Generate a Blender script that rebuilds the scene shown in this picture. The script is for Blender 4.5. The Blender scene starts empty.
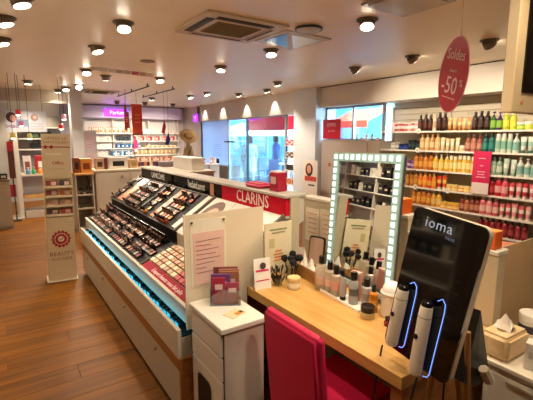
import bpy, bmesh, math, random, colorsys
from mathutils import Vector, Matrix, Euler
random.seed(7)
S = bpy.context.scene
COL = S.collection
R = math.radians

# ------------------------------------------------------------------ camera, world, exposure
cam_d = bpy.data.cameras.new('camera'); cam = bpy.data.objects.new('camera', cam_d); COL.objects.link(cam)
FPX = 395.0
cam_d.sensor_fit = 'HORIZONTAL'; cam_d.sensor_width = 36.0; cam_d.lens = 36.0 * FPX / 533.0
cam_d.clip_start = 0.05; cam_d.clip_end = 200
pitch = math.atan(63.0 / FPX); yaw = math.atan(271.5 / (FPX / math.cos(pitch)))
cam.location = (0, 0, 1.65)
cam.rotation_euler = (math.pi / 2 - pitch, 0, -yaw)
S.camera = cam
S.view_settings.view_transform = 'Standard'; S.view_settings.look = 'None'
S.view_settings.gamma = 1.0; S.view_settings.use_curve_mapping = False
S.view_settings.exposure = 1.38
W = bpy.data.worlds.new('sky'); S.world = W; W.use_nodes = True
bg = W.node_tree.nodes['Background']; bg.inputs[0].default_value = (0.76, 0.89, 1.0, 1); bg.inputs[1].default_value = 9.0

# ------------------------------------------------------------------ helpers
def lin(h):
    h = h.lstrip('#'); o = []
    for i in (0, 2, 4):
        c = int(h[i:i+2], 16) / 255.0
        o.append(c / 12.92 if c <= 0.04045 else ((c + 0.055) / 1.055) ** 2.4)
    return (*o, 1.0)
MATS = {}
def M(hexc, rough=0.5, metal=0.0, emit=0.0, var=0.06, scale=30.0, bump=0.0, spec=0.5, coat=0.0):
    key = (hexc, rough, metal, emit, var, scale, bump, spec, coat)
    if key in MATS: return MATS[key]
    m = bpy.data.materials.new('mat_' + hexc.strip('#')); m.use_nodes = True
    nt = m.node_tree; b = nt.nodes['Principled BSDF']; c = lin(hexc)
    b.inputs['Base Color'].default_value = c; b.inputs['Roughness'].default_value = rough
    b.inputs['Metallic'].default_value = metal; b.inputs['Specular IOR Level'].default_value = spec
    if coat: b.inputs['Coat Weight'].default_value = coat; b.inputs['Coat Roughness'].default_value = 0.05
    if emit:
        b.inputs['Emission Color'].default_value = c; b.inputs['Emission Strength'].default_value = emit
    if var or bump:
        tc = nt.nodes.new('ShaderNodeTexCoord'); n = nt.nodes.new('ShaderNodeTexNoise')
        n.inputs['Scale'].default_value = scale; n.inputs['Detail'].default_value = 3
        nt.links.new(tc.outputs['Object'], n.inputs['Vector'])
        if var:
            r = nt.nodes.new('ShaderNodeMixRGB'); r.blend_type = 'MIX'
            r.inputs[1].default_value = [max(0, x * (1 - var)) for x in c[:3]] + [1]
            r.inputs[2].default_value = [min(1, x * (1 + var)) for x in c[:3]] + [1]
            nt.links.new(n.outputs['Fac'], r.inputs[0]); nt.links.new(r.outputs[0], b.inputs['Base Color'])
        if bump:
            bp = nt.nodes.new('ShaderNodeBump'); bp.inputs['Strength'].default_value = bump; bp.inputs['Distance'].default_value = 0.01
            nt.links.new(n.outputs['Fac'], bp.inputs['Height']); nt.links.new(bp.outputs[0], b.inputs['Normal'])
    MATS[key] = m
    return m
def wood(hex1, hex2, rough=0.4, axis=0, per_object=True, sc=1.0, name='wood'):
    m = bpy.data.materials.new(name); m.use_nodes = True; nt = m.node_tree; N = nt.nodes.new; L = nt.links.new
    b = nt.nodes['Principled BSDF']; b.inputs['Roughness'].default_value = rough
    tc = N('ShaderNodeTexCoord'); mp = N('ShaderNodeMapping'); oi = N('ShaderNodeObjectInfo')
    s = [22 * sc] * 3; s[axis] = 1.6 * sc; mp.inputs['Scale'].default_value = s
    ad = N('ShaderNodeVectorMath'); ad.operation = 'ADD'; cb = N('ShaderNodeCombineXYZ'); ml = N('ShaderNodeMath'); ml.operation = 'MULTIPLY'; ml.inputs[1].default_value = 37.0
    L(oi.outputs['Random'], ml.inputs[0]); [L(ml.outputs[0], cb.inputs[i]) for i in range(3)]
    L(tc.outputs['Object'], ad.inputs[0]); L(cb.outputs[0], ad.inputs[1]); L(ad.outputs[0], mp.inputs['Vector'])
    n = N('ShaderNodeTexNoise'); n.inputs['Scale'].default_value = 1.0; n.inputs['Detail'].default_value = 5; n.inputs['Distortion'].default_value = 0.6
    L(mp.outputs[0], n.inputs['Vector'])
    cr = N('ShaderNodeValToRGB'); cr.color_ramp.elements[0].position = 0.3; cr.color_ramp.elements[1].position = 0.72
    cr.color_ramp.elements[0].color = lin(hex1); cr.color_ramp.elements[1].color = lin(hex2); L(n.outputs['Fac'], cr.inputs[0])
    hv = N('ShaderNodeHueSaturation'); mr = N('ShaderNodeMapRange'); mr.inputs[3].default_value = 0.93; mr.inputs[4].default_value = 1.07
    L(oi.outputs['Random'], mr.inputs[0]); L(mr.outputs[0], hv.inputs['Value']); L(cr.outputs[0], hv.inputs['Color']); L(hv.outputs[0], b.inputs['Base Color'])
    bp = N('ShaderNodeBump'); bp.inputs['Strength'].default_value = 0.08; bp.inputs['Distance'].default_value = 0.004
    L(n.outputs['Fac'], bp.inputs['Height']); L(bp.outputs[0], b.inputs['Normal'])
    return m
def glass(tint='#E8F4F8', refl=0.1, name='glass'):
    m = bpy.data.materials.new(name); m.use_nodes = True; nt = m.node_tree; nt.nodes.clear(); N = nt.nodes.new
    o = N('ShaderNodeOutputMaterial'); t = N('ShaderNodeBsdfTransparent'); g = N('ShaderNodeBsdfGlossy'); x = N('ShaderNodeMixShader'); lw = N('ShaderNodeLayerWeight')
    mm = N('ShaderNodeMath'); mm.operation = 'MULTIPLY_ADD'; mm.inputs[1].default_value = 0.6; mm.inputs[2].default_value = refl * 0.5
    lw.inputs[0].default_value = 0.3
    t.inputs[0].default_value = lin(tint); g.inputs['Roughness'].default_value = 0.02
    nt.links.new(lw.outputs['Fresnel'], mm.inputs[0]); nt.links.new(mm.outputs[0], x.inputs[0])
    nt.links.new(t.outputs[0], x.inputs[1]); nt.links.new(g.outputs[0], x.inputs[2]); nt.links.new(x.outputs[0], o.inputs[0])
    return m
def frosted(hexc, clear=0.25, rough=0.25, name='frosted_acrylic'):
    m = bpy.data.materials.new(name); m.use_nodes = True; nt = m.node_tree; nt.nodes.clear(); N = nt.nodes.new; L = nt.links.new
    o = N('ShaderNodeOutputMaterial'); d = N('ShaderNodeBsdfDiffuse'); tl = N('ShaderNodeBsdfTranslucent'); tr = N('ShaderNodeBsdfTransparent'); g = N('ShaderNodeBsdfGlossy')
    for s in (d, tl): s.inputs[0].default_value = lin(hexc)
    tr.inputs[0].default_value = lin(hexc); g.inputs['Roughness'].default_value = rough
    a = N('ShaderNodeMixShader'); a.inputs[0].default_value = 0.5; b = N('ShaderNodeMixShader'); b.inputs[0].default_value = clear; c = N('ShaderNodeMixShader'); c.inputs[0].default_value = 0.06
    L(d.outputs[0], a.inputs[1]); L(tl.outputs[0], a.inputs[2]); L(a.outputs[0], b.inputs[1]); L(tr.outputs[0], b.inputs[2]); L(b.outputs[0], c.inputs[1]); L(g.outputs[0], c.inputs[2]); L(c.outputs[0], o.inputs[0])
    return m

def setmat(o, m):
    if m is None: return
    if not o.data.materials: o.data.materials.append(None)
    o.material_slots[0].link = 'OBJECT'; o.material_slots[0].material = m
def link(name, me, m=None, parent=None, loc=(0, 0, 0), rot=(0, 0, 0), scale=None):
    o = bpy.data.objects.new(name, me); COL.objects.link(o)
    o.location = loc; o.rotation_euler = rot
    if scale is not None: o.scale = scale if hasattr(scale, '__len__') else (scale,) * 3
    if parent: o.parent = parent
    if m is not None: setmat(o, m)
    return o
def tag(o, label=None, cat=None, group=None, kind=None):
    if label: o['label'] = label
    if cat: o['category'] = cat
    if group: o['group'] = group
    if kind: o['kind'] = kind
    return o
def thing(name, label, cat, loc=(0, 0, 0), rot=(0, 0, 0), group=None):
    o = bpy.data.objects.new(name, None); COL.objects.link(o); o.empty_display_size = 0.05
    o.location = loc; o.rotation_euler = rot
    return tag(o, label, cat, group)
def smooth(me, ang=40):
    for p in me.polygons: p.use_smooth = True
    try: me.set_sharp_from_angle(angle=R(ang))
    except Exception: pass
    return me
def bm_mesh(bm, name, sm=False):
    me = bpy.data.meshes.new(name); bmesh.ops.recalc_face_normals(bm, faces=bm.faces); bm.to_mesh(me); bm.free()
    return smooth(me) if sm else me
BOXC = {}
def boxm(sx, sy, sz, bev=0.0, seg=1):            # centred in x,y ; z from 0
    k = (round(sx, 4), round(sy, 4), round(sz, 4), round(bev, 4), seg)
    if k in BOXC: return BOXC[k]
    bm = bmesh.new(); bmesh.ops.create_cube(bm, size=1)
    for v in bm.verts: v.co = (v.co.x * sx, v.co.y * sy, (v.co.z + 0.5) * sz)
    if bev: bmesh.ops.bevel(bm, geom=bm.edges[:], offset=bev, segments=seg, affect='EDGES', clamp_overlap=True)
    BOXC[k] = bm_mesh(bm, 'box', sm=seg > 1)
    return BOXC[k]
def lathe(prof, n=14, name='turned', sm=True):
    bm = bmesh.new(); rings = []
    for r, z in prof:
        rings.append([bm.verts.new((max(r, 1e-5) * math.cos(2*math.pi*i/n), max(r, 1e-5) * math.sin(2*math.pi*i/n), z)) for i in range(n)])
    for a, b in zip(rings, rings[1:]):
        for i in range(n): bm.faces.new((a[i], a[(i+1) % n], b[(i+1) % n], b[i]))
    bm.faces.new(rings[0][::-1]); bm.faces.new(rings[-1])
    me = bpy.data.meshes.new(name); bm.to_mesh(me); bm.free()
    return smooth(me, 35) if sm else me
def tube(path, r, n=8, name='tube'):
    bm = bmesh.new(); P = [Vector(p) for p in path]; rings = []
    for i, p in enumerate(P):
        t = (P[min(i+1, len(P)-1)] - P[max(i-1, 0)]).normalized()
        a = t.cross(Vector((0.31, 0.77, 0.55))).normalized(); b = t.cross(a)
        rr = r[i] if hasattr(r, '__len__') else r
        rings.append([bm.verts.new(p + a * rr * math.cos(2*math.pi*k/n) + b * rr * math.sin(2*math.pi*k/n)) for k in range(n)])
    for a, b in zip(rings, rings[1:]):
        for k in range(n): bm.faces.new((a[k], a[(k+1) % n], b[(k+1) % n], b[k]))
    bm.faces.new(rings[0][::-1]); bm.faces.new(rings[-1])
    return bm_mesh(bm, name, True)
def poly_extrude(pts, vec, name='prism', bev=0.0):   # polygon of 3-D points extruded along vec
    bm = bmesh.new(); vs = [bm.verts.new(p) for p in pts]; f = bm.faces.new(vs)
    r = bmesh.ops.extrude_face_region(bm, geom=[f]); v2 = [g for g in r['geom'] if isinstance(g, bmesh.types.BMVert)]
    bmesh.ops.translate(bm, verts=v2, vec=vec)
    if bev: bmesh.ops.bevel(bm, geom=bm.edges[:], offset=bev, segments=2, affect='EDGES', clamp_overlap=True)
    return bm_mesh(bm, name)
def rrect(w, h, t, r=0.02, n=5, name='rounded_panel'):   # rounded rectangle in local xz, base at z=0, thickness along +y
    pts = []
    for cx, cz, a0 in ((w/2-r, h-r, 0), (-w/2+r, h-r, 90), (-w/2+r, r, 180), (w/2-r, r, 270)):
        for i in range(n+1):
            a = R(a0 + 90*i/n); pts.append((cx + r*math.cos(a), 0, cz + r*math.sin(a)))
    return poly_extrude(pts, (0, t, 0), name)
def Bx(root, name, x0, x1, y0, y1, z0, z1, m, bev=0.0, **kw):   # box in world coordinates under an unrotated root
    o = link(name, boxm(x1-x0, y1-y0, z1-z0, bev), m, root)
    base = root.location if root else Vector((0, 0, 0))
    o.location = Vector(((x0+x1)/2, (y0+y1)/2, z0)) - base
    if kw: tag(o, **kw)
    return o
def prism(root, name, pts, y0, y1, m):       # xz polygon extruded along world y
    me = poly_extrude([(x, y0, z) for x, z in pts], (0, y1-y0, 0), name)
    o = link(name, me, m, root); o.location = -(root.location if root else Vector((0, 0, 0)))
    return o
TXT = {}
def text_mesh(body, size, ext=0.0008, align='CENTER', spacing=1.0):
    k = (body, size, align, spacing)
    if k in TXT: return TXT[k]
    cu = bpy.data.curves.new('lettering', 'FONT'); cu.body = body; cu.size = size; cu.extrude = ext; cu.resolution_u = 2
    cu.align_x = align; cu.align_y = 'CENTER'; cu.space_character = spacing
    o = bpy.data.objects.new('tmp', cu); COL.objects.link(o); bpy.context.view_layer.update()
    me = bpy.data.meshes.new_from_object(o.evaluated_get(bpy.context.evaluated_depsgraph_get()))
    me.materials.clear(); bpy.data.objects.remove(o); TXT[k] = me
    return me
FX = Matrix(((0, 0, -1), (-1, 0, 0), (0, 1, 0))).to_euler()     # text facing world -X
FY = (math.pi/2, 0, 0)                                         # text facing -Y
def txt(parent, body, pos, rot, size, m, name='lettering', align='CENTER', sx=1.0, spacing=1.0):
    return link(name, text_mesh(body, size, 0.0008, align, spacing), m, parent, pos, rot, (sx, 1, 1))
def ordn(i):
    if 10 <= i % 100 <= 20: return '%dth' % i
    return '%d%s' % (i, {1: 'st', 2: 'nd', 3: 'rd'}.get(i % 10, 'th'))

WHITE = M('#E9E4DA', 0.4); OFFW = M('#DDD6C8', 0.45); BLACK = M('#0B0B0C', 0.35); GLOSSBLK = M('#050506', 0.08, coat=1.0)
CREAM = M('#D8C9A8', 0.5); BEIGE = M('#CDBB98', 0.5); DGREY = M('#3A3733', 0.4, metal=0.3); CHROME = M('#C8C8C8', 0.2, metal=1.0)
RED = M('#C2122E', 0.4); PINK = M('#D81E54', 0.45); GOLD = M('#C89A4A', 0.25, metal=0.9); CLEAR = glass('#F4F8F8', 0.12, 'clear_acrylic')
PAPER = M('#EDE6DC', 0.7); PINKPAPER = M('#E3B6AE', 0.7); INK = M('#3A3030', 0.7); LWHITE = M('#F4F2EE', 0.4)
WOODT = wood('#C8924A', '#E2B46C', 0.35, axis=1, sc=1.0, name='desk_wood'); WOODD = wood('#8A5524', '#B5793C', 0.45, axis=1, name='dark_wood')

# ------------------------------------------------------------------ room shell
X0, X1, Y0, Y1, CH = -1.9, 6.35, -1.8, 14.25, 2.7
def struct(name, x0, x1, y0, y1, z0, z1, m, bev=0):
    return tag(Bx(None, name, x0, x1, y0, y1, z0, z1, m, bev), kind='structure')
WALLM = M('#DCD6CC', 0.7, scale=8, var=0.03, bump=0.02); CEILM = M('#FAE9C8', 0.36, scale=3, var=0.03)
floor = struct('floor', X0, X1+0.2, Y0, Y1, -0.15, -0.012, M('#5A3A1A', 0.8))
PLK = wood('#5C3400', '#8C5402', 0.55, axis=0, sc=0.55, name='floor_oak'); PLK.node_tree.nodes['Principled BSDF'].inputs['Specular IOR Level'].default_value = 0.3
pl_me = boxm(1.298, 0.198, 0.012, 0.0012)
stuff_pts = []
nrow = 0
y = Y0 + 0.1
row = 0
while y < Y1 - 0.05:
    off = (row * 0.437) % 1.3
    x = X0 - 1.3 + off
    while x < X1:
        xa, xb = max(x, X0), min(x + 1.298, X1)
        if xb - xa > 0.05:
            if 1.3 < y < 11.2 and xa < 2.6 and xb > -1.0:
                o = link('plank', pl_me if xb - xa > 1.29 else boxm(xb-xa, 0.198, 0.012, 0.0012), PLK, floor, ((xa+xb)/2, y, -0.012))
                o.location = Vector(((xa+xb)/2, y, -0.012)) - floor.location
            else: stuff_pts.append((xa, xb, y))
        x += 1.3
    y += 0.2; row += 1
bm = bmesh.new()
for xa, xb, y in stuff_pts:
    r = bmesh.ops.create_cube(bm, size=1)['verts']
    for v in r: v.co = ((xa+xb)/2 + v.co.x*(xb-xa), y + v.co.y*0.198, -0.006 + v.co.z*0.012)
o = link('floorboards', bm_mesh(bm, 'floorboards'), PLK, floor); o.location = -floor.location; o['kind'] = 'stuff'
ceil = struct('ceiling', X0, X1+0.2, Y0, Y1, CH, CH+0.12, CEILM)
struct('wall_left', X0-0.12, X0, Y0, Y1, 0, CH, WALLM)
struct('wall_front', X0, X1, Y0-0.12, Y0, 0, CH, WALLM)
struct('wall_back', X0, X1+0.2, Y1, Y1+0.12, 0, CH, M('#D9D2DA', 0.7, scale=8, var=0.03))
# right side: recess behind shelves, bulkhead, column, shop window
struct('wall_right', X1, X1+0.12, Y0, 5.02, 0, CH, M('#B4A184', 0.6, scale=6, var=0.03))
struct('wall_bulkhead', 5.88, X1, Y0, 6.6, 2.28, CH-0.012, M('#D8D0C6', 0.65, var=0.03, scale=6))
struct('shadow_gap_strip', 5.872, 5.90, Y0, 6.6, CH-0.014, CH, M('#1A1714', 0.6))  # dark strip carries the shade of the gap below the ceiling
struct('wall_column', 5.76, X1, 6.6, 7.36, 0, CH, M('#CFD3DA', 0.6, var=0.03, scale=6))
struct('wall_below_window', 5.98, X1, 5.02, 6.6, 0, 1.58, M('#B7A898', 0.6))
struct('wall_above_window', 5.9, X1, 7.36, 13.0, 2.19, CH, M('#D6D2CE', 0.65, var=0.03, scale=6))
struct('wall_window_end', 5.9, X1, 12.78, Y1, 0, CH, M('#D6D0D0', 0.65))
struct('wall_below_pane', 5.9, X1, 10.85, 12.78, 0, 0.74, M('#8E9092', 0.6))
struct('wall_left_of_niche', 6.2, X1, 7.36, 7.88, 0, 2.19, M('#C9C4C0', 0.6))
struct('baseboard_right', 5.86, 5.9, 12.78, Y1, 0, 0.1, M('#6B655E', 0.5))
struct('trim_2', 2.3, 5.9, Y1-0.04, Y1, CH-0.03, CH, M('#2A2624', 0.6))
# column in the far left aisle with two notices
struct('wall_far_column', 1.46, 1.70, 10.0, 10.3, 0, CH, M('#C9C6C4', 0.6))
struct('wall_far_left', X0, 1.46, 11.9, 12.02, 0, CH, M('#B8AFA4', 0.65))
struct('beam_far_left', X0, 1.46, 10.4, 10.5, 2.42, CH, M('#B9AE9F', 0.65))

# window_1 : shop front, four panes
wf = thing('window_1', None, None, (5.95, 10.3, 0)); wf['kind'] = 'structure'
ALU = M('#AEB6BC', 0.35, metal=0.6); DALU = M('#33414C', 0.4, metal=0.4)
PANE = glass('#DDF2FA', 0.1, 'window_glass')
for ya, yb, m in ((7.88, 7.94, ALU), (9.72, 9.76, DALU), (10.80, 10.86, ALU), (12.72, 12.78, DALU)):
    Bx(wf, 'mullion', 5.93, 5.99, ya, yb, 0.0 if ya < 10.85 else 0.74, 2.19, m)
Bx(wf, 'window_frame', 5.93, 5.99, 7.88, 12.78, 2.15, 2.19, ALU); Bx(wf, 'window_sill', 5.9, 6.0, 10.85, 12.78, 0.74, 0.77, ALU)
Bx(wf, 'threshold', 5.92, 6.0, 7.88, 10.85, 0.0, 0.05, ALU)
for ya, yb, z0, m in ((7.94, 9.72, 0.05, PANE), (9.76, 10.80, 0.05, PANE), (10.86, 12.72, 0.77, frosted('#C0D8EC', 0.1, 0.1, 'blue_film'))):
    Bx(wf, 'pane', 5.955, 5.963, ya, yb, z0, 2.15, m)
Bx(wf, 'door_bar', 5.91, 5.93, 10.45, 11.05, 1.48, 1.53, M('#54606B', 0.4))
for i in range(6):
    Bx(wf, 'printed_line', 5.9525, 5.954, 11.35, 11.95 - 0.1*(i % 2), 1.06+0.07*i, 1.072+0.07*i, M('#5E90C4', 0.6))
for k in range(2): Bx(wf, 'sticker', 5.9525, 5.954, 11.5 + 0.3*k, 11.7 + 0.3*k, 0.8, 0.95, M('#20242C', 0.6))
# window_2 above the low wall
w2 = thing('window_2', None, None, (6.1, 5.8, 1.58)); w2['kind'] = 'structure'
Bx(w2, 'pane', 6.1, 6.108, 5.06, 6.56, 1.62, 2.24, PANE)
for ya, yb in ((5.02, 5.06), (5.78, 5.82), (6.56, 6.6)): Bx(w2, 'mullion', 6.07, 6.13, ya, yb, 1.58, 2.28, ALU)
Bx(w2, 'window_sill', 6.04, 6.14, 5.06, 6.56, 1.58, 1.62, ALU); Bx(w2, 'window_frame', 6.07, 6.13, 5.06, 6.56, 2.24, 2.28, ALU)

# ------------------------------------------------------------------ ceiling lamps
LRING = lathe([(0.112, 0), (0.112, -0.012), (0.09, -0.018), (0.075, 0)], 20, 'mount_ring')
LHEAD = lathe([(0.076, 0.03), (0.080, -0.01), (0.082, -0.035), (0.074, -0.045)], 20, 'lamp_head')
LENS = lathe([(0.066, -0.0455), (0.067, -0.049)], 20, 'lens')
LENSM = M('#FFF1D8', 0.3, emit=14.0, var=0)
LCOL = (1.0, 0.84, 0.62)
def lamp(x, y, where, aim=(0, 0, -1), e=60, size=105, col=LCOL, z=CH):
    t = thing('ceiling_spotlight', 'round grey ceiling spotlight, ' + where, 'spotlight', (x, y, z), group='ceiling spotlights')
    link('mount_ring', LRING, M('#6F675C', 0.5, metal=0.3), t)
    q = Vector((0, 0, -1)).rotation_difference(Vector(aim).normalized()).to_euler()
    h = link('lamp_head', LHEAD, M('#8A8072', 0.45, metal=0.2), t, (0, 0, -0.03), q)
    link('lens', LENS, LENSM, h)
    ld = bpy.data.lights.new('spot', 'SPOT'); ld.energy = e; ld.color = col; ld.spot_size = R(size); ld.spot_blend = 0.7; ld.shadow_soft_size = 0.06
    lo = bpy.data.objects.new('spot_light', ld); COL.objects.link(lo); lo.parent = h; lo.location = (0, 0, -0.06)
    t.scale = (0.86, 0.86, 0.9)
    return t
down = (0, 0, -1)
SPOTS = [
 (0.25, 3.69, 'first of the row nearest the top-left corner', (0.25, -0.1, -1)), (0.16, 4.38, 'second from the top-left corner', (0.25, -0.1, -1)), (0.15, 5.30, 'third down the left edge', (0.25, -0.1, -1)),
 (1.08, 3.95, 'above the makeup counter, first from the top', (-0.05, -0.35, -1)), (1.08, 5.14, 'above the makeup counter, second from the top', (0.2, -0.2, -1)), (1.28, 6.94, 'beyond the far end of the makeup counter', (0, -0.35, -1)),
 (1.68, 7.43, 'dark-sided, above the far white counter', (0.1, 0.5, -1)), (1.34, 9.58, 'first of the far pair over the left aisle', (0, -0.3, -1)), (1.25, 10.1, 'second of the far pair over the left aisle', (0, 0.3, -1)),
 (2.54, 7.15, 'in the middle of the far ceiling beside the red banner', (0, -0.35, -1)), (2.87, 4.13, 'below the sky-reflection ceiling tile', (-0.1, -0.25, -1)), (2.90, 5.50, 'centre of the ceiling, behind the air vent', (-0.1, -0.2, -1)),
 (5.09, 7.49, 'facing the shop window, first from the column', (0.3, 0.1, -1)), (5.0, 8.57, 'facing the shop window, second from the column', (0.3, 0.1, -1)), (4.26, 8.8, 'in front of the shop window, third from the column', (0.2, -0.2, -1)), (4.22, 9.69, 'in front of the shop window, fourth from the column', (0.2, -0.2, -1)),
 (2.88, 2.62, 'directly left of the grey ceiling hatch', (-0.25, -0.25, -1)),
 (4.64, 4.43, 'tilted to the wall shelves, farthest of three', (1.0, -0.1, -0.85)), (4.62, 3.40, 'tilted to the wall shelves, middle of three', (1.0, -0.1, -0.85)), (4.59, 2.40, 'tilted to the wall shelves, beside the red oval sign', (1.0, -0.1, -0.85)),
 (3.08, 12.4, 'first of three lighting the far back shelves', (0, 0.8, -1)), (3.9, 12.4, 'second of three lighting the far back shelves', (0, 0.8, -1)), (4.8, 12.4, 'third of three lighting the far back shelves', (0, 0.8, -1)),
 (1.08, 1.3, 'added fill above the desk chair', (0.2, 0.1, -1)), (0.2, 1.5, 'added fill in the aisle beside the desk chair', (0.75, -0.05, -1)), (1.0, 0.1, 'added fill above the camera', (0.2, 0.9, -1)), (1.75, 1.35, 'added fill above the desk', (-0.05, 0.1, -1)), (2.88, 1.1, 'added fill behind the oval sign', (0, 0.2, -1)), (0.6, 8.9, 'added fill over the pendant lamps', (0, 0.1, -1)), (0.8, 11.2, 'added fill over the bag niche', (0, 0.3, -1)), (4.6, 6.4, 'in front of the column', (0.3, 0.1, -1)), (3.6, 10.8, 'added fill in the far ceiling before the back shelves', (0, 0.2, -1)), (1.5, 9.0, 'added fill over the service counter', (0, -0.8, -1)), (1.9, 0.6, 'out of view above the white drawer unit', (0, 0.1, -1)), (-0.9, 3.6, 'out of view above the perfume shelves', (-0.5, 0, -1)), (-0.9, 5.2, 'out of view above the perfume shelf end', (-0.5, 0, -1)),  # lamps added as fill for desk, chair, far aisle and ceiling
]
for x, y, wh, aim in SPOTS:
    lamp(x, y, wh, aim, e=(110 if x < -0.5 else 20 if y < 2.7 and x < 2.9 else 20 if (0 < x < 0.5 and y < 6) else 42 if y < 5.2 and x < 2 else 75 if y > 10.5 else 40 if (x > 4.5 and y < 5) else 66))
for k, y in enumerate((12.36, 11.08, 9.66, 8.31)):      # small wall-washers over the shop window
    t = thing('wall_washer', 'small recessed wall light above the shop window, %s from the far end' % ordn(k+1), 'spotlight', (5.78, y, CH), group='wall washers over the window')
    link('mount_ring', lathe([(0.05, 0), (0.05, -0.01), (0.03, -0.012)], 14), M('#8A8580', 0.4), t)
    ld = bpy.data.lights.new('spot', 'SPOT'); ld.energy = 14; ld.color = (1, 0.86, 0.68); ld.spot_size = R(70); ld.spot_blend = 0.4; ld.shadow_soft_size = 0.02
    lo = bpy.data.objects.new('spot_light', ld); COL.objects.link(lo); lo.parent = t; lo.location = (0, 0, -0.03); lo.rotation_euler = (0, R(-6), 0)

# air conditioning cassettes
def cassette(x0, x1, y0, y1, label):
    t = thing('air_conditioner', label, 'air conditioner', ((x0+x1)/2, (y0+y1)/2, CH), group='ceiling air conditioners')
    cx, cy = (x0+x1)/2, (y0+y1)/2; FR = M('#D9CBB4', 0.5); DK = M('#1E1914', 0.5)
    Bx(t, 'panel', x0, x1, y0, y1, CH-0.022, CH, FR, 0.008)
    g = 0.20
    gr = Bx(t, 'grille', x0+g, x1-g, y0+g, y1-g, CH-0.030, CH-0.022, M('#8A7A55', 0.7, scale=200, var=0.3), 0.003)
    for k in range(9):
        yy = y0+g+0.03+(y1-y0-2*g-0.06)*k/8
        b = link('grille_bar', boxm(x1-x0-2*g-0.04, 0.008, 0.004), M('#6B5D3E', 0.7), gr, (0, yy-cy, -0.004))
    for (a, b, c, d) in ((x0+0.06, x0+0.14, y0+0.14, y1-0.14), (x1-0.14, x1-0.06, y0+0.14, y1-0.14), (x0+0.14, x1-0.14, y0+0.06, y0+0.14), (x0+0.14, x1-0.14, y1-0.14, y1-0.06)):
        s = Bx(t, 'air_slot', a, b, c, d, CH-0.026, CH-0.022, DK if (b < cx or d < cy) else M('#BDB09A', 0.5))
        lx, ly = b-a, d-c
        link('louvre', boxm(lx*0.94 if lx > ly else 0.012, ly*0.94 if ly > lx else 0.012, 0.006), M('#5A5044', 0.5), s, (0, 0, -0.007))
    return t
cassette(1.555, 2.42, 3.16, 3.95, 'large square ceiling air conditioner with dark slots beside the sky-reflection tile')
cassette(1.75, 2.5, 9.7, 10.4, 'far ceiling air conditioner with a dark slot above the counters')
t = thing('ceiling_tile', 'ceiling tile painted with a blue triangular sky reflection beside the air conditioner', 'ceiling tile', (2.75, 3.6, CH))
def cpoly(root, name, pts, z, th, m):
    o = link(name, poly_extrude([(x, y, z) for x, y in pts], (0, 0, -th), name), m, root); o.location = -root.location; return o
cpoly(t, 'tile_frame', [(2.46, 3.85), (2.47, 3.3), (3.1, 3.32), (3.05, 3.98)], CH, 0.012, M('#CFC4B4', 0.4))
cpoly(t, 'sky_reflection', [(2.51, 3.74), (2.55, 3.38), (2.93, 3.88)], CH-0.012, 0.004, M('#4D9BE8', 0.2, var=0.15, scale=4))  # reflected blue sky, painted in as plain colour
cpoly(t, 'grey_triangle', [(2.62, 3.38), (3.06, 3.40), (3.0, 3.86)], CH-0.012, 0.004, M('#B9B2A8', 0.2))
t = thing('smoke_detector', 'small round ceiling sensor with a black rim above the sky-reflection tile', 'smoke detector', (2.62, 3.13, CH))
link('base', lathe([(0.13, 0), (0.13, -0.02), (0.10, -0.03)], 20), M('#C9BDAA', 0.5), t)
link('rim', lathe([(0.135, -0.004), (0.14, -0.014), (0.135, -0.024)], 20), BLACK, t)
t = thing('ceiling_hatch', 'grey square ceiling hatch near the top edge of the picture', 'hatch', (2.77, 2.12, CH))
Bx(t, 'hatch_frame', 2.50, 3.03, 1.86, 2.35, CH-0.02, CH, M('#A89C8C', 0.4), 0.004); Bx(t, 'hatch_panel', 2.54, 2.99, 1.90, 2.31, CH-0.026, CH-0.02, M('#C2B7A6', 0.15), 0.002)
t = thing('ceiling_speaker', 'small flat oval ceiling plate between the far spotlights', 'speaker', (1.86, 5.70, CH))
link('plate', lathe([(0.10, 0), (0.10, -0.012), (0.06, -0.018)], 18), M('#8C8070', 0.5), t)

# ------------------------------------------------------------------ makeup counter (gondola)
GY0, GY1 = 2.0, 5.1
DZ = 0.745
g = thing('makeup_counter', 'long white makeup counter with sloping black tester trays and brand headers', 'counter', (1.2, 3.55, 0))
WH = M('#BFB6A4', 0.35); WH2 = M('#D2C9B8', 0.3)
Bx(g, 'plinth', 0.82, 1.62, 2.42, GY1-0.05, 0, 0.05, M('#1A1410', 0.7))
for k in range(4):
    ya = GY0 + (GY1-GY0)*k/4; yb = GY0 + (GY1-GY0)*(k+1)/4
    d = Bx(g, 'drawer', 0.755, 0.775, ya+0.004, yb-0.004, 0.05, 0.33, WH, 0.002)
    link('knob', lathe([(0.006, 0), (0.014, 0.012), (0.012, 0.018)], 10), CHROME, d, (-0.01, 0, 0.24), (0, R(-90), 0))
Bx(g, 'carcass', 0.775, 1.66, 2.40, GY1, 0.05, 0.52, WH); Bx(g, 'end_carcass', 0.775, 1.17, GY0, 2.40, 0.05, 0.52, WH)
Bx(g, 'wood_strip', 0.752, 0.775, GY0-0.005, GY1+0.003, 0.33, 0.40, WOODD)
Bx(g, 'wood_end', 0.755, 0.83, GY0-0.02, GY0, 0.02, 0.405, WOODD)
Bx(g, 'front_board', 0.75, 0.775, GY0, GY1, 0.40, 0.575, WH2, 0.003)
tr = Bx(g, 'lower_tray', 0.775, 0.90, GY0+0.01, GY1-0.01, 0.52, 0.528, M('#0D1B22', 0.3))
link('led_strip', boxm(0.016, GY1-GY0-0.1, 0.014), M('#22B4DC', 0.3, emit=3.2, var=0), g, (0.785-1.2, 0, 0.528))
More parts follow.
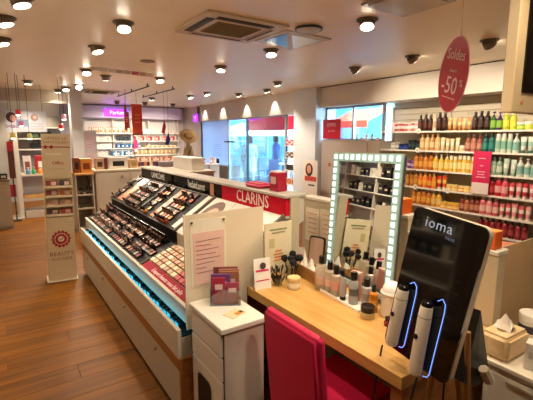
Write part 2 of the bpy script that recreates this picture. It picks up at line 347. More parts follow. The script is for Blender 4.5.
# upper body under the trays
prism(g, 'upper_body', [(0.90, 0.52), (1.66, 0.52), (1.66, 1.262), (1.55, 1.262), (1.55, 1.10), (1.14, 0.86), (1.14, 0.795), (0.90, 0.672)], 2.40, GY1, WH)
prism(g, 'end_body', [(0.90, 0.52), (1.17, 0.52), (1.17, 0.885), (1.14, 0.86), (1.14, 0.795), (0.90, 0.672)], GY0, 2.40, WH)
prism(g, 'riser_support', [(1.17, 0.905), (1.17, 0.86), (1.66, 1.10), (1.66, 1.262), (1.55, 1.262), (1.55, 1.125)], GY0, 2.40, WH)
prism(g, 'tray_fascia', [(0.816, 0.588), (0.83, 0.588), (0.83, 0.678), (0.816, 0.678)], GY0, GY1, M('#C4B594', 0.4))
prism(g, 'tray_rim', [(0.810, 0.678), (0.834, 0.678), (0.834, 0.690), (0.810, 0.690)], GY0, GY1, WH2)
prism(g, 'tray_underside', [(0.83, 0.650), (0.90, 0.650), (0.90, 0.672), (0.83, 0.665)], GY0, GY1, WH)
TA = math.atan2(0.12, 0.30)          # slope of the front tray
def tray_pt(u, y, h=0.0):            # u metres up the front tray from its rim
    return Vector((0.832 + u*math.cos(TA) - h*math.sin(TA), y, 0.672 + u*math.sin(TA) + h*math.cos(TA)))
RA = math.atan2(0.24, 0.37)
def riser_pt(u, y, h=0.0):
    return Vector((1.14 + u*math.cos(RA) - h*math.sin(RA), y, 0.895 + u*math.sin(RA) + h*math.cos(RA)))
TRAYBLK = M('#0C0908', 0.55, spec=0.25)
def slab(root, name, fn, ang, u0, u1, y0, y1, h0, h1, m, bev=0.0):
    o = link(name, boxm(u1-u0, y1-y0, h1-h0, bev), m, root); p = fn((u0+u1)/2, (y0+y1)/2, h0); o.location = p - (root.location if root else Vector()); o.rotation_euler = (0, -ang, 0); return o
slab(g, 'black_tray', tray_pt, TA, 0.0, 0.325, 2.95, GY1-0.01, 0.0, 0.012, TRAYBLK)
slab(g, 'cream_tray', tray_pt, TA, 0.0, 0.325, GY0+0.01, 2.93, 0.0, 0.012, M('#C8B8A0', 0.4))
slab(g, 'slogan_strip', tray_pt, TA, 0.004, 0.075, GY0+0.02, 2.92, 0.012, 0.016, M('#A00A2C', 0.65, spec=0.2))
SLT = Matrix.Rotation(-TA, 3, 'Y') @ Matrix(((0, 1, 0), (-1, 0, 0), (0, 0, 1)))   # lettering lying on the slope, read from the aisle
o = txt(g, "L'expert beaute vous fait jolie", tray_pt(0.038, 2.46, 0.0175) - g.location, SLT.to_euler(), 0.046, M('#F6DCDC', 0.6))
for y in (2.94, 4.0, 3.45): slab(g, 'tray_divider', tray_pt, TA, 0.0, 0.325, y-0.005, y+0.005, 0.012, 0.022, M('#3A332C', 0.4))
slab(g, 'riser_panel', riser_pt, RA, 0.0, 0.44, 4.02, GY1-0.01, 0.0, 0.01, TRAYBLK)
slab(g, 'riser_panel', riser_pt, RA, 0.0, 0.44, 3.0, 3.98, 0.0, 0.01, TRAYBLK)
slab(g, 'riser_panel', riser_pt, RA, 0.0, 0.44, GY0+0.01, 2.96, 0.0, 0.01, M('#E9DFD0', 0.35))
Bx(g, 'step_panel', 1.128, 1.139, 2.95, GY1-0.01, 0.79, 0.90, TRAYBLK); Bx(g, 'step_panel', 1.128, 1.139, GY0+0.01, 2.93, 0.79, 0.90, M('#C8B8A0', 0.4))
for y in (GY1-0.005, 4.0, 2.98, 2.005): slab(g, 'riser_divider', riser_pt, RA, -0.01, 0.44, y-0.008, y+0.008, 0.0, 0.03, M('#6A5F52', 0.3))
for y0, y1, nm in ((3.0, 3.98, 0), (4.02, 5.08, 1)): slab(g, 'riser_lip', riser_pt, RA, -0.012, 0.0, y0, y1, 0.0, 0.03, M('#2A2420', 0.3))
# printed photo panels on the risers
def photo_panel(y0, y1, u0, u1, base, face, hair, lbl):
    p = slab(g, 'photo_panel', riser_pt, RA, u0, u1, y0, y1, 0.010, 0.016, M(base, 0.3)); p['label'] = lbl
    if face:
        e = lathe([(0.5, 0), (0.5, 0.002)], 20, 'printed_face')
        link('printed_hair', e, M(hair, 0.4), p, (0.02, 0.0, 0.0055), (0, 0, 0), ((u1-u0)*0.8, (y1-y0)*0.8, 1))
        link('printed_face', e, M(face, 0.4), p, (-0.02, -0.02, 0.007), (0, 0, 0), ((u1-u0)*0.62, (y1-y0)*0.55, 1))
photo_panel(4.68, 4.90, 0.03, 0.42, '#B87850', '#D8A07A', '#8A5436', 'peach close-up portrait print')
photo_panel(3.57, 3.67, 0.02, 0.42, '#B06A44', None, None, 'narrow peach print')
photo_panel(2.98, 3.10, 0.02, 0.43, '#E8DED2', None, None, 'narrow white card')
photo_panel(2.62, 2.95, 0.02, 0.43, '#EDE2D8', '#D9A98C', '#6A4632', 'portrait print of a face with dark hair')
photo_panel(2.44, 2.60, 0.02, 0.42, '#E6E0DC', None, None, 'white card')
photo_panel(2.36, 2.43, 0.02, 0.42, '#D8203A', None, None, 'narrow red print')
photo_panel(2.04, 2.30, 0.02, 0.42, '#F2ECE2', None, None, 'white card')
# headers
def header(y0, y1, m, body, col, size, lbl, yc=None, sx=1.0):
    h = Bx(g, 'header_sign', 1.512, 1.552, y0, y1, 1.142, 1.262, m, 0.002); h['label'] = lbl
    if body: link('lettering', text_mesh(body, size), col, h, (-0.0215, (yc-(y0+y1)/2) if yc else 0, 0.062), FX, (sx, 1, 1))
    return h
header(4.02, 5.08, M('#0A0A0B', 0.15), 'LANCÔME', M('#E8E8E8', 0.4), 0.092, 'black header sign with white capitals', 4.45)
header(3.13, 3.96, M('#0A0A0B', 0.15), 'YvesSaintLaurent', M('#E8E4DC', 0.4), 0.10, 'black header sign with narrow white letters', 3.4, 0.55)
h = header(2.90, 3.115, M('#0A0A0B', 0.15), None, None, 0, 'black header end with a small portrait'); link('small_photo', boxm(0.002, 0.07, 0.1), M('#C98E78', 0.4), h, (-0.0205, 0.06, 0.01))
header(2.005, 2.885, M('#CE1430', 0.25), 'CLARINS', M('#F4E6E2', 0.4), 0.125, 'red header sign with white capitals', 2.42, 0.9)
Bx(g, 'header_cap', 1.495, 1.67, GY0-0.01, GY1, 1.262, 1.282, M('#B9B2A8', 0.35), 0.003)
Bx(g, 'header_ledge', 1.505, 1.552, GY0, GY1, 1.125, 1.142, M('#B9AC98', 0.3))
Bx(g, 'end_panel', 1.54, 1.61, GY0-0.012, GY0, DZ, 1.262, M('#BDAE92', 0.4))

# ---- testers on the trays : one thing each
LIPB = lathe([(0.010, 0), (0.010, 0.045), (0.009, 0.046)], 8, 'lipstick_tube'); LIPC = lathe([(0.0075, 0.046), (0.0075, 0.06), (0.003, 0.068)], 8, 'lipstick')
NPB = lathe([(0.014, 0), (0.015, 0.02), (0.008, 0.03)], 8, 'polish_bottle'); NPC = lathe([(0.008, 0.03), (0.007, 0.06)], 8, 'polish_cap')
CPB = boxm(0.05, 0.06, 0.014, 0.003); CPC = boxm(0.038, 0.048, 0.003, 0.001); CPL = boxm(0.006, 0.06, 0.055, 0.002)
PLB = boxm(0.06, 0.14, 0.012, 0.002); PLC = boxm(0.022, 0.026, 0.003)
STB = boxm(0.028, 0.028, 0.07, 0.002); STC = boxm(0.016, 0.016, 0.03, 0.002)
BLKM = M('#121011', 0.25); BRN = [M(c, 0.45) for c in ('#8E5A40', '#B8866A', '#4E3026', '#C8A488', '#6A2A32', '#8A3E4A', '#34201A', '#7A4C3E', '#B0A8A0', '#141012', '#141012')]
METS = [M('#B9B9BC', 0.22, metal=0.9), BLKM, BLKM, BLKM, M('#2A2426', 0.3)]
rr_ = lambda: random.uniform(-0.25, 0.25)
def tester(kind, p, ang, label, group, cm=None):
    rot = (0, -ang, 0); bmat = random.choice(METS); cm = cm or random.choice(BRN)
    if kind == 'lipstick':
        o = link('lipstick_tester', LIPB, bmat, None, p, (rr_() , -ang + rr_(), 0), 0.95); link('lipstick_bullet', LIPC, cm, o); c = 'lipstick'
    elif kind == 'polish':
        o = link('nail_polish', NPB, cm, None, p, rot, 1.2); link('cap', NPC, BLKM, o); c = 'nail polish'
    elif kind == 'compact':
        o = link('makeup_compact', CPB, BLKM, None, p, rot); link('powder', CPC, cm, o, (0, 0, 0.0125))
        link('open_lid', CPL, BLKM, o, (0.024, 0, 0.012), (0, R(18), 0)); c = 'compact'
    elif kind == 'palette':
        o = link('makeup_palette', PLB, BLKM, None, p, rot); c = 'palette'
        for a in range(2):
            for b in range(4): link('powder', PLC, random.choice(BRN), o, (-0.014+0.028*a, -0.048+0.032*b, 0.0105))
    else:
        o = link('makeup_bottle', STB, cm, None, p, rot); link('cap', STC, BLKM, o, (0, 0, 0.0705)); c = 'makeup bottle'
    return tag(o, label, c, group)
kn = {'lipstick': 'lipstick tester with raised bullet', 'polish': 'tiny bottle of nail polish', 'compact': 'open black powder compact', 'palette': 'black palette of powder pans', 'bottle': 'small square foundation bottle'}
rowsF = [('compact', 0.05, 0.07), ('lipstick', 0.092, 0.04), ('palette', 0.137, 0.15), ('lipstick', 0.18, 0.042), ('compact', 0.222, 0.07), ('lipstick', 0.264, 0.04), ('polish', 0.298, 0.04)]
for ri, (k, u, st) in enumerate(rowsF):
    y = 5.0; n = 0
    while y > 3.04:
        if abs(y-4.0) > 0.05 and abs(y-3.45) > (0.08 if k == 'palette' else 0.04) and random.random() > 0.03 and not (abs(y-4.0) < 0.09 and k == 'palette'):
            n += 1
            tester(k, tray_pt(u, y, 0.0125), TA, '%s, %s row of the black tray, %s from its far end' % (kn[k], ordn(ri+1), ordn(n)), 'testers on the black tray')
        y -= st
for ri, (k, u, st) in enumerate([('polish', 0.03, 0.045), ('compact', 0.085, 0.07), ('palette', 0.15, 0.15), ('compact', 0.215, 0.07), ('lipstick', 0.27, 0.045), ('compact', 0.32, 0.07), ('palette', 0.385, 0.15)]):
    for (ya, yb, sec, nm) in ((4.52, 4.10, 0, 'first'), (5.02, 4.97, 0, 'end'), (3.46, 3.2, 0, 'second'), (3.88, 3.76, 0, 'middle')):
        y = ya; n = 0
        while y > yb:
            if random.random() > 0.06:
                n += 1
                where = {'first': 'below the leftmost black header', 'end': 'at the far end panel', 'second': 'below the narrow-lettered header', 'middle': 'left of the narrow peach print'}[nm]
                tester(k, riser_pt(u, y, 0.0105), RA, '%s %s, %s row up, %s along' % (kn[k], where, ordn(ri+1), ordn(n)), 'testers on the risers',
                       M(random.choice(('#C8502E', '#E08A3A', '#C23A50', '#D9A26A', '#F0C890')), 0.4) if nm in ('second', 'middle') else None)
            y -= st
# pale and red testers on the cream tray
n = 0
for ri, u in enumerate((0.10, 0.145, 0.19, 0.235, 0.28)):
    y = 2.88; n = 0
    while y > 2.08:
        n += 1
        c = random.choice(['#C8A27A', '#B88858', '#D8BE98', '#B87A5A', '#A87A58', '#E0CCA8']) if y > 2.45 else random.choice(['#A01024', '#7A0C1A', '#B82034', '#2A1014', '#C8A090'])
        o = link('colour_tester', boxm(0.038, 0.058, 0.018, 0.003), M(c, 0.3), None, tray_pt(u, y, 0.0125), (0, -TA, 0))
        link('frame', boxm(0.042, 0.064, 0.006, 0.001), M('#6A5A4C', 0.3) if y > 2.45 else BLKM, o, (0, 0, -0.0001))
        tag(o, 'flat colour tester in the %s row of the cream tray, %s from its far end' % (ordn(ri+1), ordn(n)), 'makeup tester', 'testers on the cream tray')
        y -= 0.07
# dark tester pots in the blue lit lower trough
for i in range(44):
    y = 5.02 - i*0.067
    k = i % 3
    o = link('tester_pot', boxm(0.05, 0.055, 0.022+0.008*k, 0.004), M(('#0E1A20', '#16262E', '#1C1C22')[k], 0.2), None, (0.825, y, 0.5285))
    link('cap', boxm(0.03, 0.03, 0.006, 0.001), M(('#24343C', '#14181C', '#3A5660')[k], 0.25), o, (0, 0, 0.022+0.008*k))
    tag(o, 'dark tester pot in the blue-lit trough below the trays, %s from the far end' % ordn(i+1), 'tester pot', 'pots in the lit trough')
# things on top of the counter
t = thing('white_box', 'plain white carton on a low plinth behind the narrow-lettered header', 'box', (2.5, 5.9, 1.15))
link('carton', boxm(0.2, 0.75, 0.15, 0.003), M('#E4DCD4', 0.6), t); link('lid', boxm(0.205, 0.755, 0.04, 0.003), M('#EAE4DC', 0.6), t, (0, 0, 0.15))
pl_ = thing('low_plinth', 'low grey plinth behind the makeup counter under the white carton', 'plinth', (2.5, 5.9, 0)); Bx(pl_, 'body', 2.3, 2.7, 5.4, 6.4, 0, 1.12, M('#A89E94', 0.5)); Bx(pl_, 'top', 2.28, 2.72, 5.38, 6.42, 1.12, 1.15, M('#BDB3A8', 0.4))
t = thing('red_gift_bag', 'upright red cosmetics box on the counter top behind the red header', 'box', (1.59, 2.2, 1.282))
link('bag', boxm(0.08, 0.10, 0.13, 0.004), M('#A81C34', 0.4), t); link('label', boxm(0.002, 0.06, 0.05), M('#D8B0A8', 0.5), t, (-0.041, 0, 0.05))
link('top_flap', boxm(0.07, 0.09, 0.008), M('#E8E0DC', 0.5), t, (0, 0, 0.13))
t = thing('pink_pouch', 'flat pink and red pouch lying on the counter top beside the red box', 'pouch', (1.59, 2.45, 1.282))
link('pouch', boxm(0.13, 0.22, 0.035, 0.016, 3), M('#D24A68', 0.5), t); link('zip', boxm(0.01, 0.2, 0.004), M('#8A1030', 0.4), t, (0, 0, 0.035))

# ------------------------------------------------------------------ low partition behind the desk
p = thing('partition', 'low beige partition with a white cap behind the desk and mirror', 'partition', (1.93, 1.9, 0))
for k, (ya, yb) in enumerate(((0.86, 1.36), (1.36, 1.84), (1.84, 2.30))):
    Bx(p, 'panel', 1.895, 1.965, ya+0.002, yb-0.002, 0, 1.19 if k else 1.10, M('#C2B294', 0.45), 0.002)
Bx(p, 'cap', 1.888, 1.985, 0.86, 1.36, 1.10, 1.122, M('#D6CCBA', 0.35), 0.003); Bx(p, 'cap', 1.888, 1.985, 1.36, 2.30, 1.19, 1.212, M('#D6CCBA', 0.35), 0.003)
def notice(x, ya, yb, z0, z1, label, paper='#E8CFC4', lines=6, ink='#B08078', name='paper_notice', face='x', th=0.002):
    t = thing(name, label, 'notice', (x, (ya+yb)/2, z0))
    Bx(t, 'sheet', x-th, x, ya, yb, z0, z1, M(paper, 0.7))
    for i in range(lines):
        zz = z1 - (z1-z0)*(i+1.2)/(lines+2); w = (yb-ya)*(0.36 - 0.08*((i*7) % 3)*0.5)
        Bx(t, 'printed_line', x-th-0.0008, x-th, (ya+yb)/2-w, (ya+yb)/2+w, zz, zz+(z1-z0)*0.022, M(ink, 0.7))
    return t
notice(1.894, 1.90, 2.10, 0.83, 1.14, 'pale notice with orange print on the partition behind the brushes', '#DCCDB4', 7, '#D89060')
notice(1.894, 2.11, 2.26, 0.88, 1.13, 'cream leaflet with a red heading on the partition beside the counter end', '#E3D6BE', 5, '#C8806A')

# ------------------------------------------------------------------ frosted panel with pink notice at the counter end
t = thing('acrylic_divider', 'frosted acrylic panel holding a pink notice at the end of the makeup counter', 'divider', (1.05, 1.968, 0.6))
FRO = frosted('#F6EEDC', 0.22, 0.2)
Bx(t, 'sheet', 0.80, 1.31, 1.965, 1.971, 0.748, 1.235, FRO); Bx(t, 'lower_sheet', 0.80, 1.19, 1.965, 1.971, 0.58, 0.748, FRO)
Bx(t, 'edge_strip', 0.795, 0.802, 1.962, 1.974, 0.58, 1.237, M('#E9E2D0', 0.3)); Bx(t, 'clear_sleeve', 0.83, 1.05, 1.9615, 1.964, 0.82, 1.205, M('#F2E8D2', 0.25))
pn = Bx(t, 'pink_sheet', 0.845, 1.035, 1.959, 1.961, 0.83, 1.13, M('#EDC4B6', 0.7))
for i in range(8):
    w = (0.15, 0.09, 0.14, 0.12, 0.15, 0.11, 0.06, 0.12)[i]
    link('handwritten_line', boxm(w, 0.001, 0.004), M('#9E6A70', 0.7), pn, (-0.08 + w/2, -0.0015, 0.25 - i*0.026), (0, R((-2, 1, -1, 2, 0, -2, 1, 0)[i]), 0))
for x in (0.838, 1.035): link('clip', lathe([(0.006, 0), (0.008, 0.006), (0.004, 0.01)], 10), M('#7A7060', 0.3, metal=0.8), t, (x-1.05, 1.9615-1.968, 1.19-0.6), (R(90), 0, 0))

t = thing('cream_poster', 'cream poster card with orange print standing under the red header sign', 'poster', (1.43, 1.955, DZ))
Bx(t, 'card', 1.325, 1.535, 1.972, 1.980, DZ, 1.12, M('#E6D8B6', 0.6))
for i, (w, z, c) in enumerate(((0.13, 1.07, '#8A9A70'), (0.10, 1.05, '#A89A78'), (0.05, 0.93, '#D8823A'), (0.07, 0.91, '#D8823A'), (0.06, 0.89, '#D07030'), (0.07, 0.87, '#D8823A'), (0.12, 0.82, '#B8A888'))): Bx(t, 'printed_line', 1.43-w/2, 1.43+w/2, 1.9705, 1.972, z, z+0.010, M(c, 0.6))
Bx(t, 'printed_block', 1.36, 1.40, 1.9705, 1.972, 0.96, 1.02, M('#C8B88A', 0.6))

# ------------------------------------------------------------------ white pedestal
c = thing('drawer_pedestal', 'narrow white drawer pedestal with a dark rounded opening beside the pink chair', 'cabinet', (0.94, 1.77, 0))
PW = M('#D8CEC0', 0.35); PW2 = M('#EDE7DC', 0.3)
Bx(c, 'body', 0.83, 1.06, 1.585, 1.955, 0, 0.715, PW, 0.003); Bx(c, 'top', 0.808, 1.068, 1.57, 1.958, 0.715, 0.745, PW2, 0.004)
Bx(c, 'drawer', 0.815, 0.83, 1.595, 1.945, 0.585, 0.705, PW2, 0.003); Bx(c, 'drawer', 0.815, 0.83, 1.595, 1.945, 0.455, 0.575, PW2, 0.003)
Bx(c, 'drawer_gap_shade', 0.826, 0.83, 1.588, 1.952, 0.02, 0.712, M('#4A4036', 0.6))  # dark sheet that paints shade into the gaps between drawers
dr = Bx(c, 'door', 0.815, 0.83, 1.595, 1.945, 0.06, 0.445, PW2, 0.003)
link('opening', rrect(0.16, 0.22, 0.006, 0.035), M('#15110E', 0.6), dr, (-0.0125, 0.02, 0.10), (0, 0, R(-90)))
link('opening_rim', rrect(0.18, 0.24, 0.003, 0.045), M('#CFC6B8', 0.4), dr, (-0.0095, 0.02, 0.09), (0, 0, R(-90)))
# leaflet holder and booklets
lh = thing('leaflet_holder', 'clear acrylic leaflet holder on the white pedestal', 'leaflet holder', (0.985, 1.855, 0.745), (0, 0, R(-30)))
lh.scale = (1.25, 1.25, 1.2)
for nm, l, sz in (('base', (0, 0, 0), (0.13, 0.10, 0.004)), ('front_wall', (0, -0.05, 0), (0.13, 0.003, 0.075)), ('back_wall', (0, 0.05, 0), (0.13, 0.003, 0.11)), ('side_wall', (-0.065, 0, 0), (0.003, 0.10, 0.08)), ('side_wall', (0.065, 0, 0), (0.003, 0.10, 0.08))):
    link(nm, boxm(*sz), CLEAR, lh, l)
for i, (dx, dy, w, hh, col, lb) in enumerate(((-0.028, -0.036, 0.055, 0.125, '#B02848', 'crimson'), (0.03, -0.036, 0.055, 0.10, '#A8405A', 'rose'), (-0.02, -0.018, 0.085, 0.135, '#7A4A8A', 'purple'), (0.015, 0.0, 0.09, 0.14, '#A86A50', 'terracotta'), (0.015, 0.018, 0.09, 0.145, '#B57A5C', 'tan'), (0.0, 0.034, 0.11, 0.15, '#8A4A48', 'brown'))):
    q = Matrix.Rotation(R(-30), 3, 'Z') @ Vector((dx*1.25, dy*1.25, 0))
    b = link('booklet', boxm(w, 0.010, hh, 0.001), M(col, 0.4), None, (0.985+q.x, 1.855+q.y, 0.7505), (0, 0, R(-30)), (1.25, 1.0, 1.2))
    link('cover_print', boxm(w*0.6, 0.001, hh*0.2), M('#E8C8C4', 0.5), b, (0, -0.0055, hh*0.55))
    tag(b, '%s booklet standing in the clear holder on the pedestal' % lb, 'booklet', 'booklets in the clear holder')
t = thing('flyer', 'folded cream flyer with an orange picture lying on the white pedestal', 'flyer', (0.945, 1.69, 0.745), (0, 0, R(20)))
link('sheet', boxm(0.10, 0.075, 0.003), M('#E8D3A8', 0.6), t); link('printed_photo', boxm(0.05, 0.03, 0.001), M('#D9913E', 0.5), t, (0.02, -0.015, 0.003)); link('printed_spot', boxm(0.02, 0.015, 0.001), M('#3A2A20', 0.5), t, (0.035, -0.015, 0.004))

# ------------------------------------------------------------------ wooden desk
d = thing('wooden_desk', 'light oak desk with slab ends beside the makeup counter', 'desk', (1.53, 1.42, 0))
Bx(d, 'desk_top', 1.20, 1.885, 0.85, 2.36, DZ-0.055, DZ, WOODT, 0.002)
Bx(d, 'side_panel', 1.215, 1.87, 0.855, 0.91, 0, DZ-0.055, WOODD); Bx(d, 'side_panel', 1.215, 1.87, 2.30, 2.355, 0, DZ-0.055, WOODD)
Bx(d, 'back_panel', 1.80, 1.82, 0.91, 2.30, 0.3, DZ-0.055, WOODD)

# ------------------------------------------------------------------ pink chair
ch = thing('dining_chair', 'raspberry pink upholstered chair tucked under the oak desk', 'chair', (1.22, 1.26, 0))
CHM = M('#D41A4E', 0.55, scale=60, bump=0.05); CHL = M('#2A1A12', 0.4)
bk = link('backrest', boxm(0.065, 0.385, 0.50, 0.022, 3), CHM, ch, (1.03-1.22, 0, 0.37), (0, R(-5), 0))
link('seat', boxm(0.42, 0.42, 0.09, 0.02, 3), CHM, ch, (1.26-1.22, 0, 0.38))
for o in ch.children: o.modifiers.new('normals', 'WEIGHTED_NORMAL')
for x in (-0.15, 0.22):
    for y in (-0.18, 0.18): link('leg', boxm(0.04, 0.04, 0.385, 0.004), CHL, ch, (x, y, 0))

# ------------------------------------------------------------------ lit mirror on the desk
def oriented(t, x, y, z, ya, ti, ro):
    wd = Vector((math.cos(ya), math.sin(ya), 0)); n = Vector((-wd.y, wd.x, 0)); u = Vector((0, 0, 1))*math.cos(ti) + n*math.sin(ti)
    w2 = wd*math.cos(ro) + u*math.sin(ro); u2 = u*math.cos(ro) - wd*math.sin(ro); nn = u2.cross(w2)
    t.matrix_world = Matrix(((w2.x, nn.x, u2.x, x), (w2.y, nn.y, u2.y, y), (w2.z, nn.z, u2.z, z), (0, 0, 0, 1)))
    bpy.context.view_layer.update()
mi = thing('lit_mirror', 'upright rectangular mirror framed by white LED bulbs on the oak desk', 'mirror')
oriented(mi, 1.691, 1.557, 0.766, -1.68, 0.072, 0.02)
MW, MH = 0.57, 0.795
link('backing', rrect(MW, MH, 0.018, 0.015), M('#4A4C4E', 0.4), mi, (0, 0.006, 0))
link('mirror_glass', boxm(MW-0.10, 0.004, MH-0.10), M('#E6EBEA', 0.01, metal=1.0, var=0), mi, (0, 0.004, 0.05))
for nm, l, sz in (('frame_side', (-MW/2+0.026, 0.001, 0), (0.052, 0.012, MH)), ('frame_side', (MW/2-0.026, 0.001, 0), (0.052, 0.012, MH)), ('frame_top', (0, 0.001, MH-0.052), (MW-0.104, 0.012, 0.052))):
    link(nm, boxm(*sz), M('#A8C4BE', 0.25), mi, l)
link('frame_bottom', boxm(MW-0.104, 0.012, 0.03), M('#A8C4BE', 0.25), mi, (0, 0.001, 0))
BULB = boxm(0.027, 0.008, 0.030, 0.003); BULBM = M('#CFF2EA', 0.3, emit=0.5, var=0)
nt_, ns_ = 11, 17
for i in range(nt_): link('led_bulb', BULB, BULBM, mi, (-MW/2+0.026+(MW-0.052)*i/(nt_-1), -0.008, MH-0.041))
for sx in (-1, 1):
    for i in range(ns_): link('led_bulb', BULB, BULBM, mi, (sx*(MW/2-0.026), -0.008, 0.02+(MH-0.105)*i/(ns_-1)))
for sx in (-1, 1): link('foot', boxm(0.03, 0.12, 0.012, 0.003), M('#3A3A3A', 0.4), mi, (sx*0.2, 0.05, -0.010))

# ------------------------------------------------------------------ product makers
def loft(rings, name='loft', n=16):
    bm = bmesh.new(); rs = []
    for (a, b, z) in rings: rs.append([bm.verts.new((a*math.cos(2*math.pi*i/n), b*math.sin(2*math.pi*i/n), z)) for i in range(n)])
    for A, B in zip(rs, rs[1:]):
        for i in range(n): bm.faces.new((A[i], A[(i+1) % n], B[(i+1) % n], B[i]))
    bm.faces.new(rs[0][::-1]); bm.faces.new(rs[-1])
    me = bpy.data.meshes.new(name); bm.to_mesh(me); bm.free(); return smooth(me, 40)
PM = {   # kind: (body, cap, label-band)   sizes in metres, upright at z=0
 'bottle': (lathe([(0.027, 0), (0.030, 0.006), (0.030, 0.125), (0.024, 0.145), (0.013, 0.155), (0.013, 0.162)], 12), lathe([(0.015, 0.160), (0.015, 0.195), (0.013, 0.198)], 12), lathe([(0.0304, 0.035), (0.0304, 0.10)], 12)),
 'pump': (lathe([(0.028, 0), (0.031, 0.006), (0.031, 0.13), (0.014, 0.15)], 12), lathe([(0.013, 0.15), (0.013, 0.168), (0.005, 0.17), (0.005, 0.19), (0.016, 0.192), (0.016, 0.205)], 10), lathe([(0.0314, 0.03), (0.0314, 0.11)], 12)),
 'tube': (loft([(0.017, 0.017, 0.03), (0.022, 0.020, 0.05), (0.028, 0.012, 0.13), (0.031, 0.002, 0.17)]), lathe([(0.018, 0), (0.018, 0.03)], 12), loft([(0.0245, 0.0182, 0.075), (0.0272, 0.0135, 0.12)])),
 'jar': (lathe([(0.032, 0), (0.036, 0.006), (0.036, 0.05), (0.033, 0.055)], 14), lathe([(0.037, 0.052), (0.037, 0.078), (0.035, 0.08)], 14), lathe([(0.0364, 0.012), (0.0364, 0.04)], 14)),
 'spray': (lathe([(0.024, 0), (0.026, 0.004), (0.026, 0.15), (0.012, 0.16)], 12), lathe([(0.020, 0.156), (0.021, 0.20), (0.015, 0.206)], 12), lathe([(0.0264, 0.04), (0.0264, 0.12)], 12)),
 'carton': (boxm(0.06, 0.05, 0.15, 0.001), boxm(0.0602, 0.0502, 0.02), boxm(0.0606, 0.0506, 0.05)),
}
WID = {'bottle': 0.062, 'pump': 0.064, 'tube': 0.064, 'jar': 0.075, 'spray': 0.054, 'carton': 0.062}
ONAME = {'bottle': 'lotion_bottle', 'pump': 'pump_bottle', 'tube': 'cream_tube', 'jar': 'cream_jar', 'spray': 'spray_bottle', 'carton': 'product_carton'}
WORD = {'bottle': 'bottle', 'pump': 'pump bottle', 'tube': 'tube', 'jar': 'jar', 'spray': 'spray bottle', 'carton': 'carton'}
def product(kind, loc, body, cap, lab, label, group, s=1.0, rz=0.0, translucent=False):
    b, c, l = PM[kind]
    o = link(ONAME[kind], b, M(body, 0.3), None, loc, (0, 0, rz), s)
    if kind == 'carton':
        link('top_flap', c, M(cap, 0.5), o, (0, 0, 0.1302)); link('label', l, M(lab, 0.5), o, (0, 0, 0.045))
    else:
        link('cap', c, M(cap, 0.3), o); link('label', l, M(lab, 0.5), o)
    return tag(o, label, WORD[kind], group)

# ------------------------------------------------------------------ wall shelves on the right
SZ = [1.748, 1.427, 1.10, 0.793, 0.49, 0.20]
sh = thing('wall_shelving', 'white wall shelving full of colourful skincare beneath the bulkhead', 'shelves', (6.2, 3.0, 0))
SHM = M('#F0E8D8', 0.3)
for z in SZ:
    s = Bx(sh, 'shelf', 5.99, 6.33, 1.0, 5.0, z-0.018, z, SHM, 0.002)
    link('price_rail', boxm(0.006, 4.0, 0.026), M('#F6F0E4', 0.25), s, (-0.173, 0, -0.006))
for y in (5.0, 3.85, 2.3, 1.0): Bx(sh, 'upright', 6.30, 6.345, y-0.015, y+0.015, 0, 2.2, M('#CFC6B4', 0.4))
for k in range(4): Bx(sh, 'back_board', 6.338, 6.348, 1.0, 5.0, 1.86+0.105*k, 1.955+0.105*k, M('#C9BEA8', 0.5), 0.003)
txt(sh, 'BEAUTY SUCCESS', Vector((6.337, 3.15, 2.03)) - sh.location, FX, 0.085, M('#A79C88', 0.6), spacing=1.3)
